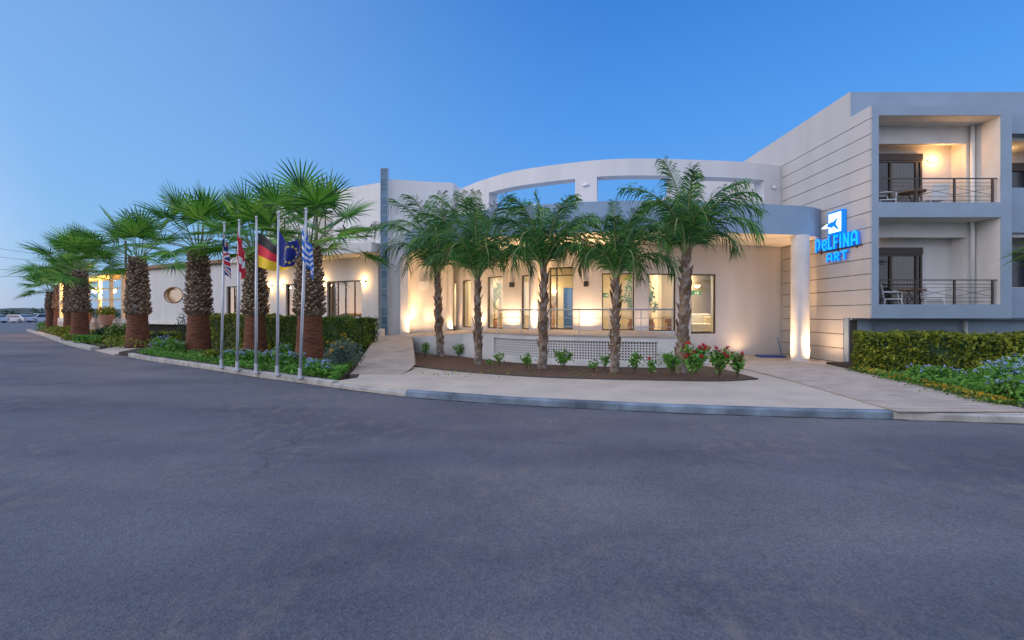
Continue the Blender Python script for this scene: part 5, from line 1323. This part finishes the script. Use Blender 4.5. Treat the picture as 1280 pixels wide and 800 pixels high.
# roses and small shrubs in the red soil
def rose(px, py, h, w, nb, red, label, seed):
    x, y = gr(px, py, .03); r = random.Random(seed); z0 = zg(y)+.02
    t = thing('rose_bush', label, 'rose bush', (x, y, z0), 'rose bushes in the red soil bed'); m = MB(); lm = MB(); fm = MB()
    for k in range(nb):
        a = r.uniform(0, 6.28); q = r.uniform(.3, 1)*w; hh = h*r.uniform(.6, 1.0); e = Vector((x+math.cos(a)*q, y+math.sin(a)*q*.7, z0+hh)); b = Vector((x, y, z0)); mid = b.lerp(e, .55)+Vector((0,0,.08))
        m.tube([b, mid, e], [.009, .007, .004], 5)
        for j in range(int(15*h/.5)):
            f = r.uniform(.3, 1.0); c = (b.lerp(mid, f*2) if f < .5 else mid.lerp(e, f*2-1))+Vector((r.gauss(0,.05), r.gauss(0,.05), r.gauss(0,.035))); leafquad(lm, c, .052*r.uniform(.7, 1.3), r)
        if k < red:
            for j in range(26): leafquad(fm, e+Vector((r.gauss(0,.022), r.gauss(0,.022), r.gauss(0,.018)+.02)), .028, r)
    m.build('stems', 'stem', t); lm.build('foliage', 'bush_leaf', t)
    if red: fm.build('flowers', 'flower_red', t)
RS = [(531,447,.62,.17,7,0,'spindly rose bush at the left tip of the soil bed'), (573,446,.45,.25,8,0,'low rose bush between the first two feather palms'), (613,459,.2,.2,5,0,'tiny seedling right of the second feather palm'),
 (624,458,.38,.12,5,0,'thin rose bush under the left end of the lattice'), (659,463,.42,.22,9,0,'low rose bush just left of the entrance palm'), (703,462,.60,.28,11,0,'bushy rose in front of the middle of the lattice'), (742,465,.28,.16,6,0,'small rose left of the fourth feather palm'),
 (756,463,.46,.14,6,0,'thin rose close to the fourth feather palm'), (793,468,.62,.18,8,0,'tall thin rose right of the fourth feather palm'), (814,471,.42,.16,7,1,'small rose with one red bloom in front of the terrace corner'), (841,470,.58,.2,10,0,'dark rose bush at the foot of the tallest feather palm'),
 (869,475,.80,.30,20,14,'largest rose bush full of red blooms'), (899,473,.76,.24,13,6,'rose bush with few red blooms right of the largest one'), (922,472,.58,.22,11,5,'last red rose bush at the right tip of the bed'), (836,460,.4,.2,7,0,'rose half hidden behind the tallest feather palm')]
for i, a in enumerate(RS): rose(*a, seed=200+i)
cover(lambda r: (lambda p: (p[0], p[1]))(gr(r.uniform(520, 935), r.uniform(462, 471), .03)), 260, 'yellow_leaf', 9, 'weeds', 'scattered small weeds on the red soil', s=.03, zh=.05, z0=.12)
# ================================================================== FAR LEFT: cars, pole, wires
def car(x, y, L_, H, W_, body, label, rz, wagon=False):
    t = thing('parked_car', label, 'car', (x, y, 0)); ORG[t.name] = Vector((0,0,0)); t.rotation_euler = (0,0,rz)
    a = L_/2; w = W_/2
    prof = [(-a,.32), (-a,.62), (-a+.15,.78), (-a+.9,.88), (-a+1.5,H), (a-1.1,H), (a-.35,.95 if not wagon else H-.1), (a-.05,.85), (a,.35), (a-.6,.22), (-a+.6,.22)]
    m = MB(); n = len(prof)
    def yy(z): return w*(1-.16*max(0, (z-.85)/(H-.85)))
    Lf = [(p[0], -yy(p[1]), p[1]) for p in prof]; Rt = [(p[0], yy(p[1]), p[1]) for p in prof]
    m.face(Lf[::-1]); m.face(Rt)
    for k in range(n): m.face([Lf[k], Lf[(k+1)%n], Rt[(k+1)%n], Rt[k]])
    m.build('body', body, t, bevel=.04)
    m = MB()
    for s in (-1, 1):
        y0 = s*(w+.005); y1 = s*(yy(H-.1)+.008)
        m.face([(-a+1.05, y0, .93), (a-.75, y0, .93), (a-1.15, y1, H-.1), (-a+1.6, y1, H-.1)])
    m.face([(-a+.93, -w*.9, .92), (-a+.93, w*.9, .92), (-a+1.42, w*.8, H-.06), (-a+1.42, -w*.8, H-.06)])
    m.face([(a-.31, -w*.85, 1.0), (a-.31, w*.85, 1.0), (a-.97 if not wagon else a-.37, w*.8, H-.08), (a-.97 if not wagon else a-.37, -w*.8, H-.08)])
    m.build('windows', 'carglass', t)
    for sx in (-a+.85, a-.85):
        for s in (-1, 1):
            m = MB(); m.tube([(sx, s*(w-.2), .32), (sx, s*(w+.01), .32)], .32, 18); wl_ = m.build('wheel', 'tyre', t); m = MB(); m.tube([(sx, s*(w+.0), .32), (sx, s*(w+.02), .32)], .19, 14); m.build('rim', 'steel', wl_)
    for s in (-1, 1):
        m = MB(); m.box(a-.12, a+.012, s*w*.8-.12, s*w*.8+.12, .62, .78); m.build('taillight', 'tail', t); m = MB(); m.box(-a-.01, -a+.1, s*w*.75-.16, s*w*.75+.16, .56, .68); m.build('headlight', 'plastic_white', t)
car(X(21,82), 82, 4.6, 1.42, 1.8, 'carwhite', 'silver saloon car crossing the road at the far left', 0)
car(X(50,86), 86, 4.2, 1.6, 1.8, 'carwhite', 'small light car beside the trunks of the farthest palms', R(75), wagon=True)
car(X(-12,78), 78, 4.6, 1.45, 1.8, 'carwhite', 'white car cut by the left picture edge', 0)
Yp = 48; xp = X(157, Yp)
t = thing('utility_pole', 'thin dark utility pole standing behind the pergola roof', 'utility pole', (xp, Yp, 0))
m = MB(); m.tube([(xp, Yp, 0), (xp, Yp, 9.3)], [.14, .09], 10); m.build('pole', 'darkmetal', t); m = MB(); m.tube([(xp, Yp-.2, Z(z_, Yp)) if e_ else (xp, Yp+.1, Z(z_, Yp)) for z_ in (321,) for e_ in (0, 1)], .03, 6); m.build('insulator', 'plastic_white', t)
for i, (za, zb, lb) in enumerate(((300, 322, 'uppermost power line'), (313, 326, 'second power line from the top'), (333, 330, 'third power line from the top'), (343, 335, 'faint lowest power line'))):
    m = MB(); P0 = Vector((X(-60, 60), 60, Z(za-2, 60))); P1 = Vector((xp, Yp, Z(zb, Yp))); P2 = Vector((X(260, 55), 55, Z(zb-1, 55)))
    m.tube([P0.lerp(P1, k/12)-Vector((0,0,1))*(.7*math.sin(math.pi*k/12)) for k in range(12)]+[P1]+[P1.lerp(P2, k/6)-Vector((0,0,.3*math.sin(math.pi*k/6))) for k in range(1, 7)], .022, 5)
    tag(m.build('power_line', 'black'), lb+' hung on the utility pole at the far left', 'power line', 'power lines at the far left')
m = MB(); x_, y_ = road(477/800*240, 690) if False else (0, 0)
